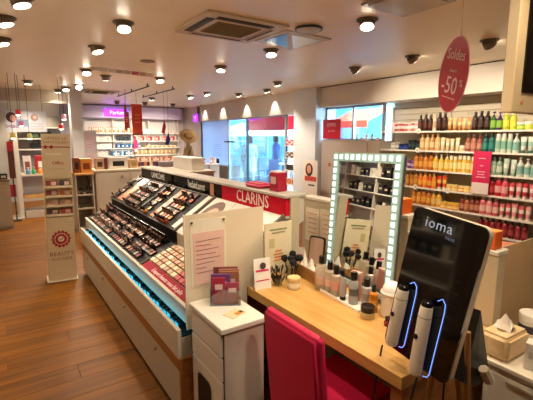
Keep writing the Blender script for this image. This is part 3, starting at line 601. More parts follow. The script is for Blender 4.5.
rows = [
 [('carton', 4.80, 4.22, ['#E8E4E0', '#E0A8B0', '#C83848', '#3A6AA8', '#B07868'], '#F0E8E0', '#E8E8E8', 0.85), ('bottle', 4.18, 3.98, ['#3A1A12'], '#1A0E0A', '#5A3020', 1.15), ('spray', 3.96, 3.90, ['#E8DCC8'], '#D0C0A8', '#C8B090', 1.05), ('bottle', 3.88, 3.68, ['#34160E'], '#1A0E0A', '#4A2818', 1.2), ('tube', 3.66, 3.30, ['#D9A05A', '#E0B070', '#C88A4A'], '#B06A30', '#E8C890', 0.95),
  ('bottle', 3.28, 3.06, ['#2A1614'], '#140C0A', '#48302A', 1.15), ('pump', 3.04, 2.86, ['#3A6A2A', '#4A2A5A', '#5A8A3A'], '#3A2A5A', '#8AB84A', 1.05), ('bottle', 2.84, 2.64, ['#B8C83A', '#D8D83A', '#5A9A3A'], '#E8E8B0', '#F0E050', 1.15), ('jar', 2.62, 2.40, ['#4AA03A', '#E8D83A', '#E8E8E0'], '#F0F0E8', '#D0E060', 1.1)],
 [('carton', 4.80, 4.62, ['#8AB8A8', '#D8A8A0'], '#E0E0D8', '#E8D8D0', 0.7), ('jar', 4.58, 4.42, ['#1A2A78', '#24348A'], '#101A50', '#3048A0', 1.1), ('carton', 4.38, 4.22, ['#16181E', '#1E2A2A'], '#101010', '#2A4A48', 0.9), ('bottle', 4.14, 3.78, ['#D8B078', '#E0BC88', '#C8985A'], '#B08040', '#E8CFA0', 1.2), ('tube', 3.76, 3.46, ['#EBD8B0', '#E3C890'], '#D8C090', '#F0E4C8', 1.0), ('jar', 3.44, 3.36, ['#E8D8B8'], '#F0E8D8', '#D8C8A0', 0.9),
  ('bottle', 3.28, 3.12, ['#9A5A48', '#B07060'], '#5A3A30', '#C89080', 1.1), ('bottle', 3.08, 2.92, ['#1E5A58', '#246864'], '#123A38', '#3A8A80', 1.15), ('spray', 2.90, 2.74, ['#C8D8C0', '#DCE4D4'], '#E8ECE4', '#8ABCA8', 1.15), ('pump', 2.72, 2.62, ['#D8E4DC'], '#E8E8E8', '#88C0B8', 1.1), ('tube', 2.60, 2.34, ['#E0E8E0', '#D8DCD0'], '#3A7A70', '#9AC8BC', 1.1)],
 [('carton', 4.42, 4.28, ['#6A3A7A', '#7A4A8A'], '#8A5A9A', '#C8A8D0', 0.8), ('bottle', 4.20, 3.88, ['#C87A28', '#B86A20', '#D88A30'], '#8A4A18', '#E8A850', 1.15), ('pump', 3.86, 3.64, ['#E8B83A', '#F0C850'], '#F0E8D0', '#F4DC88', 1.15), ('spray', 3.62, 3.06, ['#E8C048', '#F0D468', '#E0A838'], '#F0E8C8', '#F4E4A0', 1.0),
  ('bottle', 3.04, 2.82, ['#8AA890', '#A8C0A8'], '#5A7A68', '#D0DCC8', 1.1), ('tube', 2.80, 2.60, ['#B8CCB8', '#C8D8C8'], '#90B0A0', '#DCE4D8', 1.15), ('pump', 2.58, 2.34, ['#D8E0D4', '#E4E8DC', '#A8C4BC'], '#E8ECE8', '#8AB8B0', 1.05)],
 [('carton', 4.60, 4.42, ['#6AB0B8', '#D8E8E4'], '#E8F0F0', '#3A8A98', 0.9), ('bottle', 4.36, 4.20, ['#B8782A'], '#7A4A1A', '#D89A48', 1.1), ('bottle', 4.16, 3.86, ['#E0702A', '#E88A30', '#D8401E'], '#F0A838', '#F4B048', 1.1), ('tube', 3.84, 3.62, ['#D8381E', '#E05A28', '#F09030'], '#E8E0C8', '#F4C060', 1.1), ('jar', 3.60, 3.06, ['#F0A830', '#F4C048', '#E88828'], '#F4DC90', '#F8E4A8', 1.0),
  ('bottle', 3.04, 2.88, ['#8E1420', '#A81C28'], '#5A0C14', '#C84850', 1.1), ('bottle', 2.86, 2.70, ['#C82838', '#E05868'], '#F0D0D0', '#F4B0B0', 1.2), ('tube', 2.68, 2.34, ['#D84850', '#E87880', '#C83040'], '#F0C8C8', '#F8DCD8', 1.05)],
 [('bottle', 4.30, 3.94, ['#C8761E', '#D88A2A'], '#8A4A10', '#F0B050', 1.2), ('pump', 3.92, 3.68, ['#E8A030', '#F0B840'], '#F4D890', '#F4D080', 1.1), ('jar', 3.66, 3.36, ['#F0A020', '#E88818'], '#F4C858', '#F8DC90', 1.1),
  ('bottle', 3.28, 3.08, ['#8A3A2A', '#B86A40'], '#6A2A1A', '#D09070', 1.0), ('bottle', 3.04, 2.80, ['#D87078', '#E89090', '#C85860'], '#F0C0B8', '#F4C8C0', 1.15), ('tube', 2.78, 2.34, ['#E07878', '#D85860', '#F0A0A0'], '#F4D0C8', '#F8E0D8', 1.05)],
 [('bottle', 3.10, 2.40, ['#7A1420', '#8E1C28', '#A02838'], '#4A0A10', '#B04850', 1.1)],
]
def cname(h):
    r, g_, b = [int(h[i:i+2], 16)/255 for i in (1, 3, 5)]; hh, s, v = colorsys.rgb_to_hsv(r, g_, b); hh *= 360
    if v < 0.2: return 'black'
    if s < 0.14: return 'white' if v > 0.8 else 'grey'
    if hh < 14 or hh > 345: n = 'red' if s > 0.55 else 'pink'
    elif hh < 42: n = ('orange' if s > 0.6 else 'beige') if v > 0.65 else 'brown'
    elif hh < 68: n = 'yellow' if s > 0.45 else 'cream'
    elif hh < 160: n = 'green'
    elif hh < 200: n = 'teal'
    elif hh < 255: n = 'blue'
    elif hh < 300: n = 'purple'
    else: n = 'pink'
    return ('dark ' if v < 0.5 and n != 'brown' else 'pale ' if (s < 0.35 and n not in ('beige', 'cream')) else '') + n
for ri, segs in enumerate(rows):
    n = 0; rnd = random.Random(ri); cur = 9.0
    for kind, ya, yb, cols, cap, lab, s in segs:
        s *= 1.22; step = WID[kind]*s*1.06
        if cur - ya < 0.16: ya = cur
        y = ya - step/2; i = 0
        while y > yb + step*0.1:
            n += 1; c = cols[(i*7 + i//3) % len(cols)]; ss = s*rnd.uniform(0.93, 1.05)
            product(kind, (6.045 + rnd.uniform(-0.006, 0.01), y, SZ[ri]+0.0005), c, cap, lab, '%s %s on the %s wall shelf down, %s counting from the lit mirror' % (cname(c), WORD[kind], ordn(ri+1), ordn(n)), 'skincare on wall shelf %d' % (ri+1), ss, R(90)+rnd.uniform(-0.2, 0.2))
            y -= step; i += 1; cur = y + step/2
# pink vertical banner and shelf talkers
t = thing('shelf_banner', 'tall raspberry pink promotional card hanging in front of the wall shelves', 'banner', (5.97, 3.08, 0.80))
Bx(t, 'card', 5.968, 5.974, 2.95, 3.21, 0.80, 1.44, M('#D02258', 0.5)); Bx(t, 'white_foot', 5.964, 5.968, 2.955, 3.205, 0.80, 0.97, M('#EADAD4', 0.5))
for i, (w, z) in enumerate(((0.10, 1.33), (0.05, 1.22), (0.12, 1.13), (0.10, 1.09), (0.14, 1.05))): Bx(t, 'printed_line', 5.9665, 5.968, 3.08-w/2, 3.08+w/2, z, z+0.012, M('#F2B8C4', 0.5))
for k, (y, z) in enumerate(((4.20, SZ[0]), (4.20, SZ[1]), (4.20, SZ[3]), (3.60, SZ[3]))):
    t = link('shelf_talker', lathe([(0.045, 0), (0.045, 0.003)], 18), M('#F2ECE0', 0.4), None, (5.985, y, z), (0, R(-90), 0)); link('printed_dot', lathe([(0.02, 0), (0.02, 0.0035)], 12), M('#C8BEB0', 0.5), t)
    tag(t, 'round white shelf talker on the %s wall shelf, %s' % (ordn((1, 2, 4, 4)[k]), ('above the navy jars', 'below the brown bottles', 'between amber and teal products', 'below the yellow jars')[k]), 'shelf talker', 'round shelf talkers')

# ------------------------------------------------------------------ narrow niche shelves between column and window
nc = thing('niche_shelves', 'narrow niche of shelves between the column and the shop window', 'shelves', (6.0, 7.62, 0))
Bx(nc, 'back', 6.18, 6.2, 7.37, 7.87, 0, 2.1, M('#A8A4A8', 0.6))
for i, z in enumerate((0.5, 0.85, 1.15, 1.45)): Bx(nc, 'shelf', 5.86, 6.18, 7.37, 7.87, z-0.02, z, M('#C8C4C4', 0.4))
Bx(nc, 'poster', 6.172, 6.179, 7.42, 7.82, 1.65, 2.0, M('#C8C0C4', 0.5)); Bx(nc, 'poster_print', 6.168, 6.172, 7.52, 7.72, 1.72, 1.92, M('#6A5A78', 0.5))
i = 0
for z, cols in ((0.5, ['#C89070', '#B06A58']), (0.85, ['#2A2A30', '#3A3030']), (1.15, ['#303038', '#C8B8B0']), (1.45, ['#B02838', '#E0D8D8'])):
    for k in range(5):
        i += 1; product('carton', (5.93, 7.44+0.09*k, z+0.0005), cols[k % 2], '#E0D8D0', cols[(k+1) % 2], '%s carton on the niche shelves beside the column, %s counted from the bottom' % (cname(cols[k % 2]), ordn(i)), 'cartons in the niche', 1.0, R(90))

# signs around the second window
t = thing('hanging_sign', 'square red hanging sale sign in front of the high window', 'sign', (5.95, 6.3, 1.62))
Bx(t, 'board', 5.945, 5.953, 6.02, 6.56, 1.62, 2.02, M('#D01A34', 0.45)); txt(t, 'OFFRE', (-0.006, 0, 0.28), FX, 0.10, M('#F0D0C8', 0.5)); txt(t, 'speciale', (-0.006, 0, 0.16), FX, 0.07, M('#F0C0B8', 0.5))
for y in (6.15, 6.43): link('hanging_wire', tube([(0, y-6.3, 0.40), (0, y-6.3, 0.665)], 0.004), M('#555555', 0.4), t)
t = thing('display_card', 'white display card with a portrait and orange print before the column', 'display card', (5.5, 6.45, 0))
Bx(t, 'card', 5.50, 5.512, 6.21, 6.69, 0.0, 1.16, M('#E6DCD4', 0.5)); e = lathe([(0.5, 0), (0.5, 0.002)], 20, 'disc')
link('printed_hair', e, M('#4A2A24', 0.5), t, (-0.001, 0.03, 0.96), (0, R(-90), 0), (0.28, 0.24, 1)); link('printed_face', e, M('#D8A088', 0.5), t, (-0.003, 0.03, 0.97), (0, R(-90), 0), (0.18, 0.14, 1))
Bx(t, 'printed_block', 5.498, 5.50, 6.24, 6.62, 0.72, 0.82, M('#C84A3A', 0.5)); Bx(t, 'printed_line', 5.498, 5.50, 6.3, 6.5, 0.62, 0.65, M('#3A2A2A', 0.5))
t = thing('poster_panel', 'grey panel with small red print beside the display card', 'panel', (5.9, 5.9, 0))
Bx(t, 'board', 5.93, 5.975, 5.3, 6.58, 0.0, 1.55, M('#BCAEA6', 0.5)); 
for i in range(4): Bx(t, 'printed_mark', 5.928, 5.93, 5.85+0.14*i, 5.93+0.14*i, 1.02, 1.10, M('#B85A58', 0.5))
# small goods in front of the window at the high sill
for k in range(5):
    c = ('#C82838', '#3A8A78', '#D8A8B0', '#B83A4A', '#4AA09A')[k]
    product(('jar', 'bottle', 'carton', 'jar', 'bottle')[k], (6.012, 5.1+0.13*k, 1.5805), c, '#E8E0D8', '#E8E8E0', '%s %s on the high window sill, %s from the shelving' % (cname(c), WORD[('jar', 'bottle', 'carton', 'jar', 'bottle')[k]], ordn(k+1)), 'goods on the high sill', 0.8)

# ------------------------------------------------------------------ things on the desk
def cup_of_brushes(x, y, label, cupm, r, h, brushes, blabel):
    t = thing('brush_cup', label, 'cup', (x, y, DZ))
    link('cup', lathe([(r*0.92, 0), (r, 0.004), (r, h), (r*0.93, h), (r*0.88, 0.008)], 16), cupm, t)
    for k, (dx, dy, L, hr, hm) in enumerate(brushes):
        b = thing('makeup_brush', blabel % ordn(k+1), 'brush', (x+dx*0.45, y+dy*0.45, DZ+0.009), group=blabel.split(',')[0] + 's')
        tip = Vector((dx*0.9, dy*0.9, L))
        link('handle', tube([(0, 0, 0), tip*0.6], [0.003, 0.0045]), M('#1A1618', 0.3), b)
        link('ferrule', tube([tip*0.6, tip*0.75], [0.005, 0.006]), CHROME, b)
        link('bristles', tube([tip*0.75, tip*0.86, tip*0.96, tip], [hr*0.6, hr, hr*0.85, hr*0.2]), hm, b)
rb = random.Random(3)
DKB = M('#0C0B0D', 0.9); MIDB = M('#3A2E2A', 0.9)
cup_of_brushes(1.365, 1.885, 'short glass cup packed with slim eye brushes on the oak desk', CLEAR, 0.028, 0.05,
   [(rb.uniform(-0.04, 0.04), rb.uniform(-0.035, 0.035), rb.uniform(0.09, 0.125), 0.005, (DKB, MIDB)[k % 2]) for k in range(16)], 'slim eye brush in the short glass cup, %s of the bunch')
cup_of_brushes(1.495, 1.92, 'tall clear cup with fluffy black powder brushes beside the wooden tissue box', CLEAR, 0.035, 0.085,
   [(-0.045, 0.0, 0.165, 0.022, DKB), (0.0, 0.0, 0.15, 0.026, DKB), (0.03, -0.03, 0.16, 0.026, DKB), (-0.02, -0.04, 0.14, 0.024, DKB), (0.02, 0.015, 0.175, 0.024, DKB), (0.035, 0.0, 0.145, 0.022, DKB)], 'fluffy black powder brush in the tall cup, %s of the bunch')
t = thing('candle_jar', 'frosted glass candle jar with a pale wooden lid on the oak desk', 'jar', (1.415, 1.79, DZ))
link('glass', lathe([(0.034, 0), (0.037, 0.004), (0.037, 0.055), (0.034, 0.058)], 20), M('#D9C49A', 0.2), t); link('lid', lathe([(0.040, 0.058), (0.040, 0.072), (0.038, 0.074)], 20), wood('#D6AE6A', '#EED29A', 0.5, name='lid_wood'), t)
link('label', lathe([(0.0375, 0.015), (0.0375, 0.04)], 20), M('#E8DCC0', 0.6), t)
t = thing('promo_card', 'small white folded card with a black emblem and pink stripe on the desk', 'card', (1.258, 1.888, DZ), (0, 0, R(-8)))
link('front', boxm(0.11, 0.003, 0.185), M('#F0EAE2', 0.6), t, (0, 0, 0), (R(-8), 0, 0)); link('back', boxm(0.11, 0.003, 0.185), M('#E6E0D8', 0.6), t, (0, 0.052, 0), (R(8), 0, 0))
link('emblem', lathe([(0.020, 0), (0.020, 0.001)], 16), M('#4A3A3A', 0.6), t, (0.005, 0.015, 0.14), (R(82), 0, 0)); link('emblem_ring', lathe([(0.011, 0), (0.011, 0.0016)], 14), M('#D8C8C0', 0.6), t, (0.009, 0.0155, 0.137), (R(82), 0, 0))
link('pink_stripe', boxm(0.085, 0.001, 0.012), M('#D0306A', 0.6), t, (0, 0.0125, 0.105), (R(-8), 0, 0)); link('pink_line', boxm(0.085, 0.001, 0.006), M('#D0306A', 0.6), t, (0, 0.004, 0.05), (R(-8), 0, 0))
# wooden tissue box with wipes
t = thing('tissue_box', 'open wooden box of white wipes beside the lit mirror', 'box', (1.622, 1.875, DZ), (0, 0, R(-8)))
WB = wood('#9A6A34', '#C8985A', 0.45, axis=1, name='box_wood')
link('bottom', boxm(0.10, 0.29, 0.006), WB, t)
for nm, l, sz in (('long_side', (-0.046, 0, 0.006), (0.008, 0.29, 0.075)), ('long_side', (0.046, 0, 0.006), (0.008, 0.29, 0.075)), ('end_side', (0, -0.141, 0.006), (0.084, 0.008, 0.075)), ('end_side', (0, 0.141, 0.006), (0.084, 0.008, 0.095))): link(nm, boxm(*sz), WB, t, l)
def crumple(w, d, h, seed, name):
    bm = bmesh.new(); r = random.Random(seed); n = 7; vs = {}
    for i in range(n):
        for j in range(n):
            u, v = i/(n-1)-0.5, j/(n-1)-0.5
            vs[i, j] = bm.verts.new((u*w, v*d, max(0.0, h*(1-abs(u)*1.9)*(1-abs(v)*1.3)*r.uniform(0.6, 1.1))))
    for i in range(n-1):
        for j in range(n-1): bm.faces.new((vs[i, j], vs[i+1, j], vs[i+1, j+1], vs[i, j+1]))
    return bm_mesh(bm, name)
for k in range(3):
    o = link('wipe', crumple(0.078, 0.078, 0.125+0.008*k, k+20, 'wipe'), M('#EFE8DC', 0.9), None, (1.609+0.0125*k, 1.79+0.083*k, DZ+0.02), (0, 0, R(-8)))
    tag(o, 'crumpled white wipe in the wooden box, %s from the mirror' % ordn(k+1), 'wipe', 'wipes in the wooden box')
t = thing('framed_sign', 'small rounded black-framed stand mirror behind the wooden box', 'mirror', (1.79, 2.03, DZ), (R(-8), 0, R(-75)))
link('frame', rrect(0.13, 0.215, 0.010, 0.02), BLACK, t); link('face', rrect(0.112, 0.195, 0.003, 0.016), M('#C8A890', 0.15), t, (0, -0.0035, 0.01)); link('stand', boxm(0.03, 0.05, 0.006), BLACK, t, (0, 0.03, 0.0))
t = thing('price_card', 'little white card with a pink corner leaning behind the powder brushes', 'card', (1.70, 2.09, DZ), (R(-6), 0, R(-60)))
link('card', boxm(0.06, 0.003, 0.14), PAPER, t); link('pink_corner', boxm(0.04, 0.001, 0.03), M('#D87890', 0.6), t, (0.008, -0.0025, 0.06))
# tray with skincare
ty = R(-6)
t = thing('tray', 'shallow white tray holding bottles in front of the lit mirror', 'tray', (1.555, 1.495, DZ), (0, 0, ty))
link('tray_floor', boxm(0.11, 0.34, 0.006, 0.002), M('#EDE6DA', 0.35), t)
for l, sz in (((-0.055, 0, 0), (0.006, 0.34, 0.016)), ((0.055, 0, 0), (0.006, 0.34, 0.016)), ((0, -0.168, 0), (0.11, 0.006, 0.016)), ((0, 0.168, 0), (0.11, 0.006, 0.016))): link('tray_rim', boxm(*sz), M('#F2ECE0', 0.3), t, l)
def desk_bottle(name, label, x, y, z, prof, capp, bm_, cm, lab=None, lm=None, grp=None):
    t = thing(name, label, 'bottle', (x, y, z), group=grp)
    link('body', lathe(prof, 18), bm_, t); link('cap', lathe(capp, 16), cm, t)
    if lab: link('label', lathe(lab, 18), lm, t)
    return t
CLB = frosted('#EFE6D6', 0.5, 0.05, 'clear_plastic'); TZ = DZ+0.0062
desk_bottle('lotion_bottle', 'large clear lotion bottle with a black cap standing beside the tray', 1.545, 1.69, DZ, [(0.036, 0), (0.038, 0.006), (0.038, 0.13), (0.03, 0.15), (0.014, 0.155), (0.014, 0.165)], [(0.017, 0.163), (0.017, 0.205), (0.015, 0.208)], CLB, BLACK, [(0.0384, 0.04), (0.0384, 0.09)], M('#C8A898', 0.4))
desk_bottle('toner_bottle', 'clear bottle with a tall black cap, farthest on the tray', 1.548, 1.622, TZ, [(0.026, 0), (0.028, 0.004), (0.028, 0.125), (0.012, 0.14)], [(0.016, 0.138), (0.016, 0.185), (0.014, 0.187)], CLB, BLACK, [(0.0284, 0.04), (0.0284, 0.08)], M('#D8B8A8', 0.4))
desk_bottle('serum_bottle', 'clear bottle with a black cap, second on the tray', 1.540, 1.560, TZ, [(0.026, 0), (0.028, 0.004), (0.028, 0.12), (0.012, 0.132)], [(0.016, 0.13), (0.016, 0.175), (0.014, 0.178)], CLB, BLACK, [(0.0284, 0.04), (0.0284, 0.09)], M('#D09A8A', 0.4))
t = thing('cream_tube', 'slim silver grey tube standing on its black cap on the tray', 'tube', (1.530, 1.495, TZ)); link('body', loft([(0.016, 0.016, 0.022), (0.02, 0.018, 0.04), (0.025, 0.01, 0.10), (0.027, 0.002, 0.13)]), M('#A8A0A0', 0.3), t, (0, 0, 0), (0, 0, R(80))); link('cap', lathe([(0.017, 0), (0.017, 0.022)], 14), BLACK, t)
desk_bottle('spray_bottle', 'silver grey spray bottle with a black cap on the tray', 1.540, 1.425, TZ, [(0.024, 0), (0.026, 0.004), (0.026, 0.12), (0.018, 0.135)], [(0.018, 0.133), (0.019, 0.175), (0.016, 0.18)], M('#9C9C9A', 0.25), BLACK, [(0.0264, 0.05), (0.0264, 0.09)], M('#5A5A5A', 0.4))
desk_bottle('small_bottle', 'short bottle with a black cap at the back of the tray', 1.590, 1.565, TZ, [(0.022, 0), (0.024, 0.004), (0.024, 0.09), (0.012, 0.10)], [(0.015, 0.098), (0.015, 0.14), (0.013, 0.142)], M('#C8B8A8', 0.15), BLACK, [(0.0244, 0.03), (0.0244, 0.06)], M('#B09080', 0.4))
desk_bottle('small_bottle', 'stubby bottle with a wide black cap in front of the mirror', 1.585, 1.372, TZ, [(0.024, 0), (0.026, 0.004), (0.026, 0.10), (0.014, 0.11)], [(0.018, 0.108), (0.018, 0.15), (0.016, 0.152)], M('#B8B0A8', 0.15), BLACK, [(0.0264, 0.03), (0.0264, 0.07)], M('#8A8078', 0.4))
t = thing('pink_carton', 'two-tone pink carton leaning at the back of the tray', 'carton', (1.592, 1.455, TZ), (0, 0, R(10))); link('carton', boxm(0.03, 0.055, 0.15, 0.002), M('#D08A7A', 0.5), t); link('top_flap', boxm(0.031, 0.056, 0.012), M('#E8B8A8', 0.5), t, (0, 0, 0.15)); link('label', boxm(0.001, 0.035, 0.04), M('#F0D8CC', 0.5), t, (-0.0155, 0, 0.07))
desk_bottle('oil_bottle', 'amber oil bottle with a black cap beside the white pot', 1.558, 1.302, DZ, [(0.021, 0), (0.023, 0.004), (0.023, 0.10), (0.010, 0.115)], [(0.012, 0.113), (0.012, 0.15), (0.010, 0.152)], M('#C87818', 0.12), BLACK, [(0.0234, 0.03), (0.0234, 0.07)], M('#E0A040', 0.4))
t = thing('cream_jar', 'small glass cream jar with a black lid in front of the tray', 'jar', (1.485, 1.275, DZ)); link('jar', lathe([(0.034, 0), (0.037, 0.005), (0.037, 0.03), (0.033, 0.034)], 18), M('#C8B890', 0.12), t); link('lid', lathe([(0.036, 0.034), (0.036, 0.062), (0.033, 0.065)], 18), BLACK, t)
t = thing('white_pot', 'tall white pot with a domed white sponge lid beside the tablet stand', 'pot', (1.605, 1.222, DZ))
link('pot', lathe([(0.052, 0), (0.056, 0.005), (0.056, 0.115), (0.053, 0.118), (0.048, 0.118)], 24), M('#E4D6C0', 0.25), t); link('rim', lathe([(0.060, 0.118), (0.061, 0.124), (0.058, 0.13)], 24), M('#D8D0C4', 0.2), t)
link('dome', lathe([(0.050, 0.13), (0.048, 0.15), (0.038, 0.168), (0.02, 0.178), (0.003, 0.18)], 24), M('#F2ECE4', 0.5), t)
t = thing('polish_pot', 'tiny red glass pot with a dark cap at the foot of the white pot', 'pot', (1.498, 1.158, DZ)); link('pot', lathe([(0.018, 0), (0.019, 0.02), (0.012, 0.028)], 12), M('#8A2028', 0.15), t); link('cap', lathe([(0.014, 0.028), (0.014, 0.045)], 12), M('#2A1010', 0.3), t)

# ------------------------------------------------------------------ tilted skin-analysis tablet on an easel
io = thing('skin_tablet', 'large black glass skin-analysis tablet with two white handsets on a wooden easel', 'tablet')
oriented(io, 1.248, 0.84, 0.80, -1.615, 0.106, -0.12)
iw, ih = 0.29, 0.58
link('back_shell', rrect(iw, ih, 0.026, 0.028), M('#D8C8B0', 0.35), io, (0, 0.008, 0)); link('glass_front', rrect(iw+0.002, ih+0.002, 0.010, 0.029), GLOSSBLK, io, (0, -0.003, -0.001))
txt(io, 'ioma', (-0.032, -0.0035, ih-0.044), (R(90), 0, 0), 0.054, M('#9AA6BC', 0.4, emit=0.15), spacing=1.1); txt(io, 'PARIS', (0.022, -0.0035, ih-0.078), (R(90), 0, 0), 0.015, M('#7A90C0', 0.4))
WAND = lathe([(0.014, 0), (0.022, 0.006), (0.0245, 0.02), (0.0245, 0.20), (0.022, 0.235), (0.021, 0.238)], 20); WTOP = lathe([(0.020, 0.238), (0.019, 0.252), (0.015, 0.256)], 18)
for k, (wx, wz, rr) in enumerate(((-0.090, 0.022, 1), (0.036, -0.022, 5))):
    L = 1.0 if k == 0 else 1.13
    wnd = link('handset', WAND, M('#EEE0C8', 0.4), io, (wx, -0.030, wz), (0, R(-rr if k == 0 else -4), 0), (1.0, 1.0, L)); link('sensor_tip', WTOP, M('#141416', 0.2), wnd)
    link('button', lathe([(0.009, 0), (0.009, 0.003), (0.006, 0.005)], 12), M('#14100E', 0.3), wnd, (-0.006, -0.0235, 0.135), (R(90), 0, 0)); link('seam_ring', lathe([(0.0248, 0.20), (0.0248, 0.203)], 18), M('#A89878', 0.4), wnd)
    x0 = wx+0.037
    path = [(x0-0.035, -0.006, wz+0.262*L), (x0-0.018, -0.006, wz+0.275*L), (x0-0.004, -0.006, wz+0.262*L), (x0, -0.006, wz+0.235*L), (x0+0.004, -0.006, wz+0.02), (x0-0.002, -0.006, wz+0.006), (x0-0.018, -0.006, wz)]
    link('light_line', tube(path, 0.0013), M('#6A8CE8', 0.3, emit=0.9, var=0), io)
for i in range(7): link('glass_mark', boxm(0.03, 0.001, 0.003), M('#1C2020', 0.3), io, (0.085, -0.0035, 0.10+0.045*i))
mw = io.matrix_world.copy(); inv = mw.inverted()
def world_part(name, me, m): 
    o = link(name, me, m, io); o.matrix_parent_inverse = inv; return o
EW = wood('#7A4E22', '#B07E44', 0.5, axis=2, name='easel_wood')
world_part('easel_leg', tube([(1.36, 0.70, 0.95), (1.42, 0.66, 0.0)], 0.011), EW); world_part('easel_leg', tube([(1.39, 0.78, 0.95), (1.60, 0.74, 0.0)], 0.011), EW); world_part('easel_leg', tube([(1.33, 0.79, 0.95), (1.17, 0.78, 0.0)], 0.011), EW)
world_part('support_wedge', poly_extrude([(1.42, 0.69, 1.02), (1.50, 0.68, 0.76), (1.42, 0.68, 0.72), (1.34, 0.69, 0.76)], (0.0, 0.05, 0.0)), M('#101012', 0.4))
world_part('spare_probe', tube([(1.425, 0.665, 0.80), (1.455, 0.655, 0.745)], [0.018, 0.020]), M('#D8C8B0', 0.4))
for k, pth in enumerate((((1.265, 1.0, 0.79), (1.245, 1.0, 0.70), (1.17, 0.97, 0.5), (1.15, 0.96, 0.25), (1.14, 0.98, 0.02)), ((1.25, 0.82, 0.745), (1.19, 0.815, 0.62), (1.17, 0.80, 0.4), (1.16, 0.79, 0.02)), ((1.30, 0.74, 0.76), (1.285, 0.73, 0.6), (1.28, 0.72, 0.3), (1.29, 0.70, 0.02)))):
    world_part('cable', tube(pth, 0.004, 6), M('#0E0E10', 0.5))

# ------------------------------------------------------------------ white drawer unit, right
c = thing('drawer_unit', 'white drawer unit with oak-toned top edge at the bottom right corner', 'cabinet', (2.0, 0.35, 0))
Bx(c, 'carcass', 1.70, 2.32, -0.25, 0.79, 0, 0.68, M('#D8CDBA', 0.4), 0.003); Bx(c, 'top', 1.68, 2.34, -0.27, 0.842, 0.68, 0.70, M('#E4D8C2', 0.3), 0.003)
for ya, yb in ((0.30, 0.76), (-0.20, 0.28)):
    for z0, z1 in ((0.47, 0.65), (0.26, 0.45), (0.05, 0.24)):
        dd = Bx(c, 'drawer', 1.688, 1.70, ya, yb, z0, z1, M('#DCD2C0', 0.35), 0.002); link('handle', boxm(0.01, (yb-ya)*0.7, 0.008), M('#A89C88', 0.4), dd, (-0.01, 0, z1-z0-0.02))
t = thing('tissue_dispenser', 'pale wooden tissue dispenser with a tissue pulled out on the drawer unit', 'tissue box', (1.795, 0.763, 0.70), (0, 0, R(-2)))
TB = wood('#D0AC78', '#E8CFA4', 0.45, axis=0, name='tissue_box_wood')
link('body', boxm(0.19, 0.128, 0.11, 0.016, 3), TB, t); link('slot', lathe([(0.035, 0), (0.035, 0.002)], 18), M('#8A6A40', 0.6), t, (0.0, 0, 0.1095), (0, 0, 0), (1.2, 0.8, 1))
o = link('tissue', crumple(0.05, 0.07, 0.10, 11, 'tissue'), M('#E8DECE', 0.9), t, (0.0, 0, 0.111)); 
t = thing('cream_tub', 'white tub with a dark violet band on the drawer unit behind the tissues', 'tub', (2.08, 0.77, 0.70))
link('tub', lathe([(0.048, 0), (0.052, 0.006), (0.052, 0.07), (0.05, 0.075)], 24), M('#E4DACB', 0.3), t); link('band', lathe([(0.0525, 0.018), (0.0525, 0.055)], 24), M('#2A2038', 0.4), t); link('lid', lathe([(0.055, 0.075), (0.055, 0.105), (0.052, 0.109)], 24), M('#EDE4D6', 0.3), t)
t = thing('white_carton', 'plain white upright carton at the right edge on the drawer unit', 'carton', (1.765, 0.63, 0.70), (0, 0, R(12))); link('carton', boxm(0.055, 0.055, 0.11, 0.002), M('#E2DACE', 0.5), t); link('top_flap', boxm(0.056, 0.056, 0.004), M('#EAE2D6', 0.5), t, (0, 0, 0.11)); link('label', boxm(0.001, 0.03, 0.03), M('#B8B0A4', 0.5), t, (-0.028, 0, 0.05))
t = thing('acrylic_screen', 'large frosted acrylic screen behind the tissues and the tablet', 'panel', (2.2, 0.93, 0))
Bx(t, 'sheet', 1.99, 2.75, 0.925, 0.931, 0.60, 1.10, frosted('#D8C8A8', 0.35, 0.15, 'screen_acrylic')); Bx(t, 'foot', 1.99, 2.75, 0.88, 0.97, 0.0, 0.60, M('#C9BA9C', 0.5))
for k, (x, y, r, h, c1) in enumerate(((2.98, 1.32, 0.19, 0.86, '#D86038'),)):
    t = thing('orange_stool', 'blurred orange round display plinth behind the frosted screen', 'plinth', (x, y, 0)); link('drum', lathe([(r, 0), (r, h-0.05), (r*0.9, h-0.05)], 24), M(c1, 0.5), t); link('top', lathe([(r*1.06, h-0.05), (r*1.06, h)], 24), M('#E88A6A', 0.4), t)
# orange cartons on the partition cap and behind it
for k, (x, y, z, s) in enumerate(((1.925, 1.46, 1.212, (0.09, 0.13, 0.085)), (1.93, 0.915, 1.122, (0.07, 0.06, 0.085)))):
    t = thing('orange_carton', ('orange carton at the mirror end of the partition cap', 'orange carton on the partition cap behind the tablet')[k], 'carton', (x, y, z), group='orange cartons'); link('carton', boxm(*s, 0.002), M('#D8601A', 0.4), t)
    link('label', boxm(0.001, s[1]*0.5, s[2]*0.5), M('#B03A10', 0.5), t, (-s[0]/2-0.0005, 0, s[2]*0.25)); link('top_flap', boxm(s[0]*0.98, s[1]*0.98, 0.003), M('#F08A3A', 0.4), t, (0, 0, s[2]))

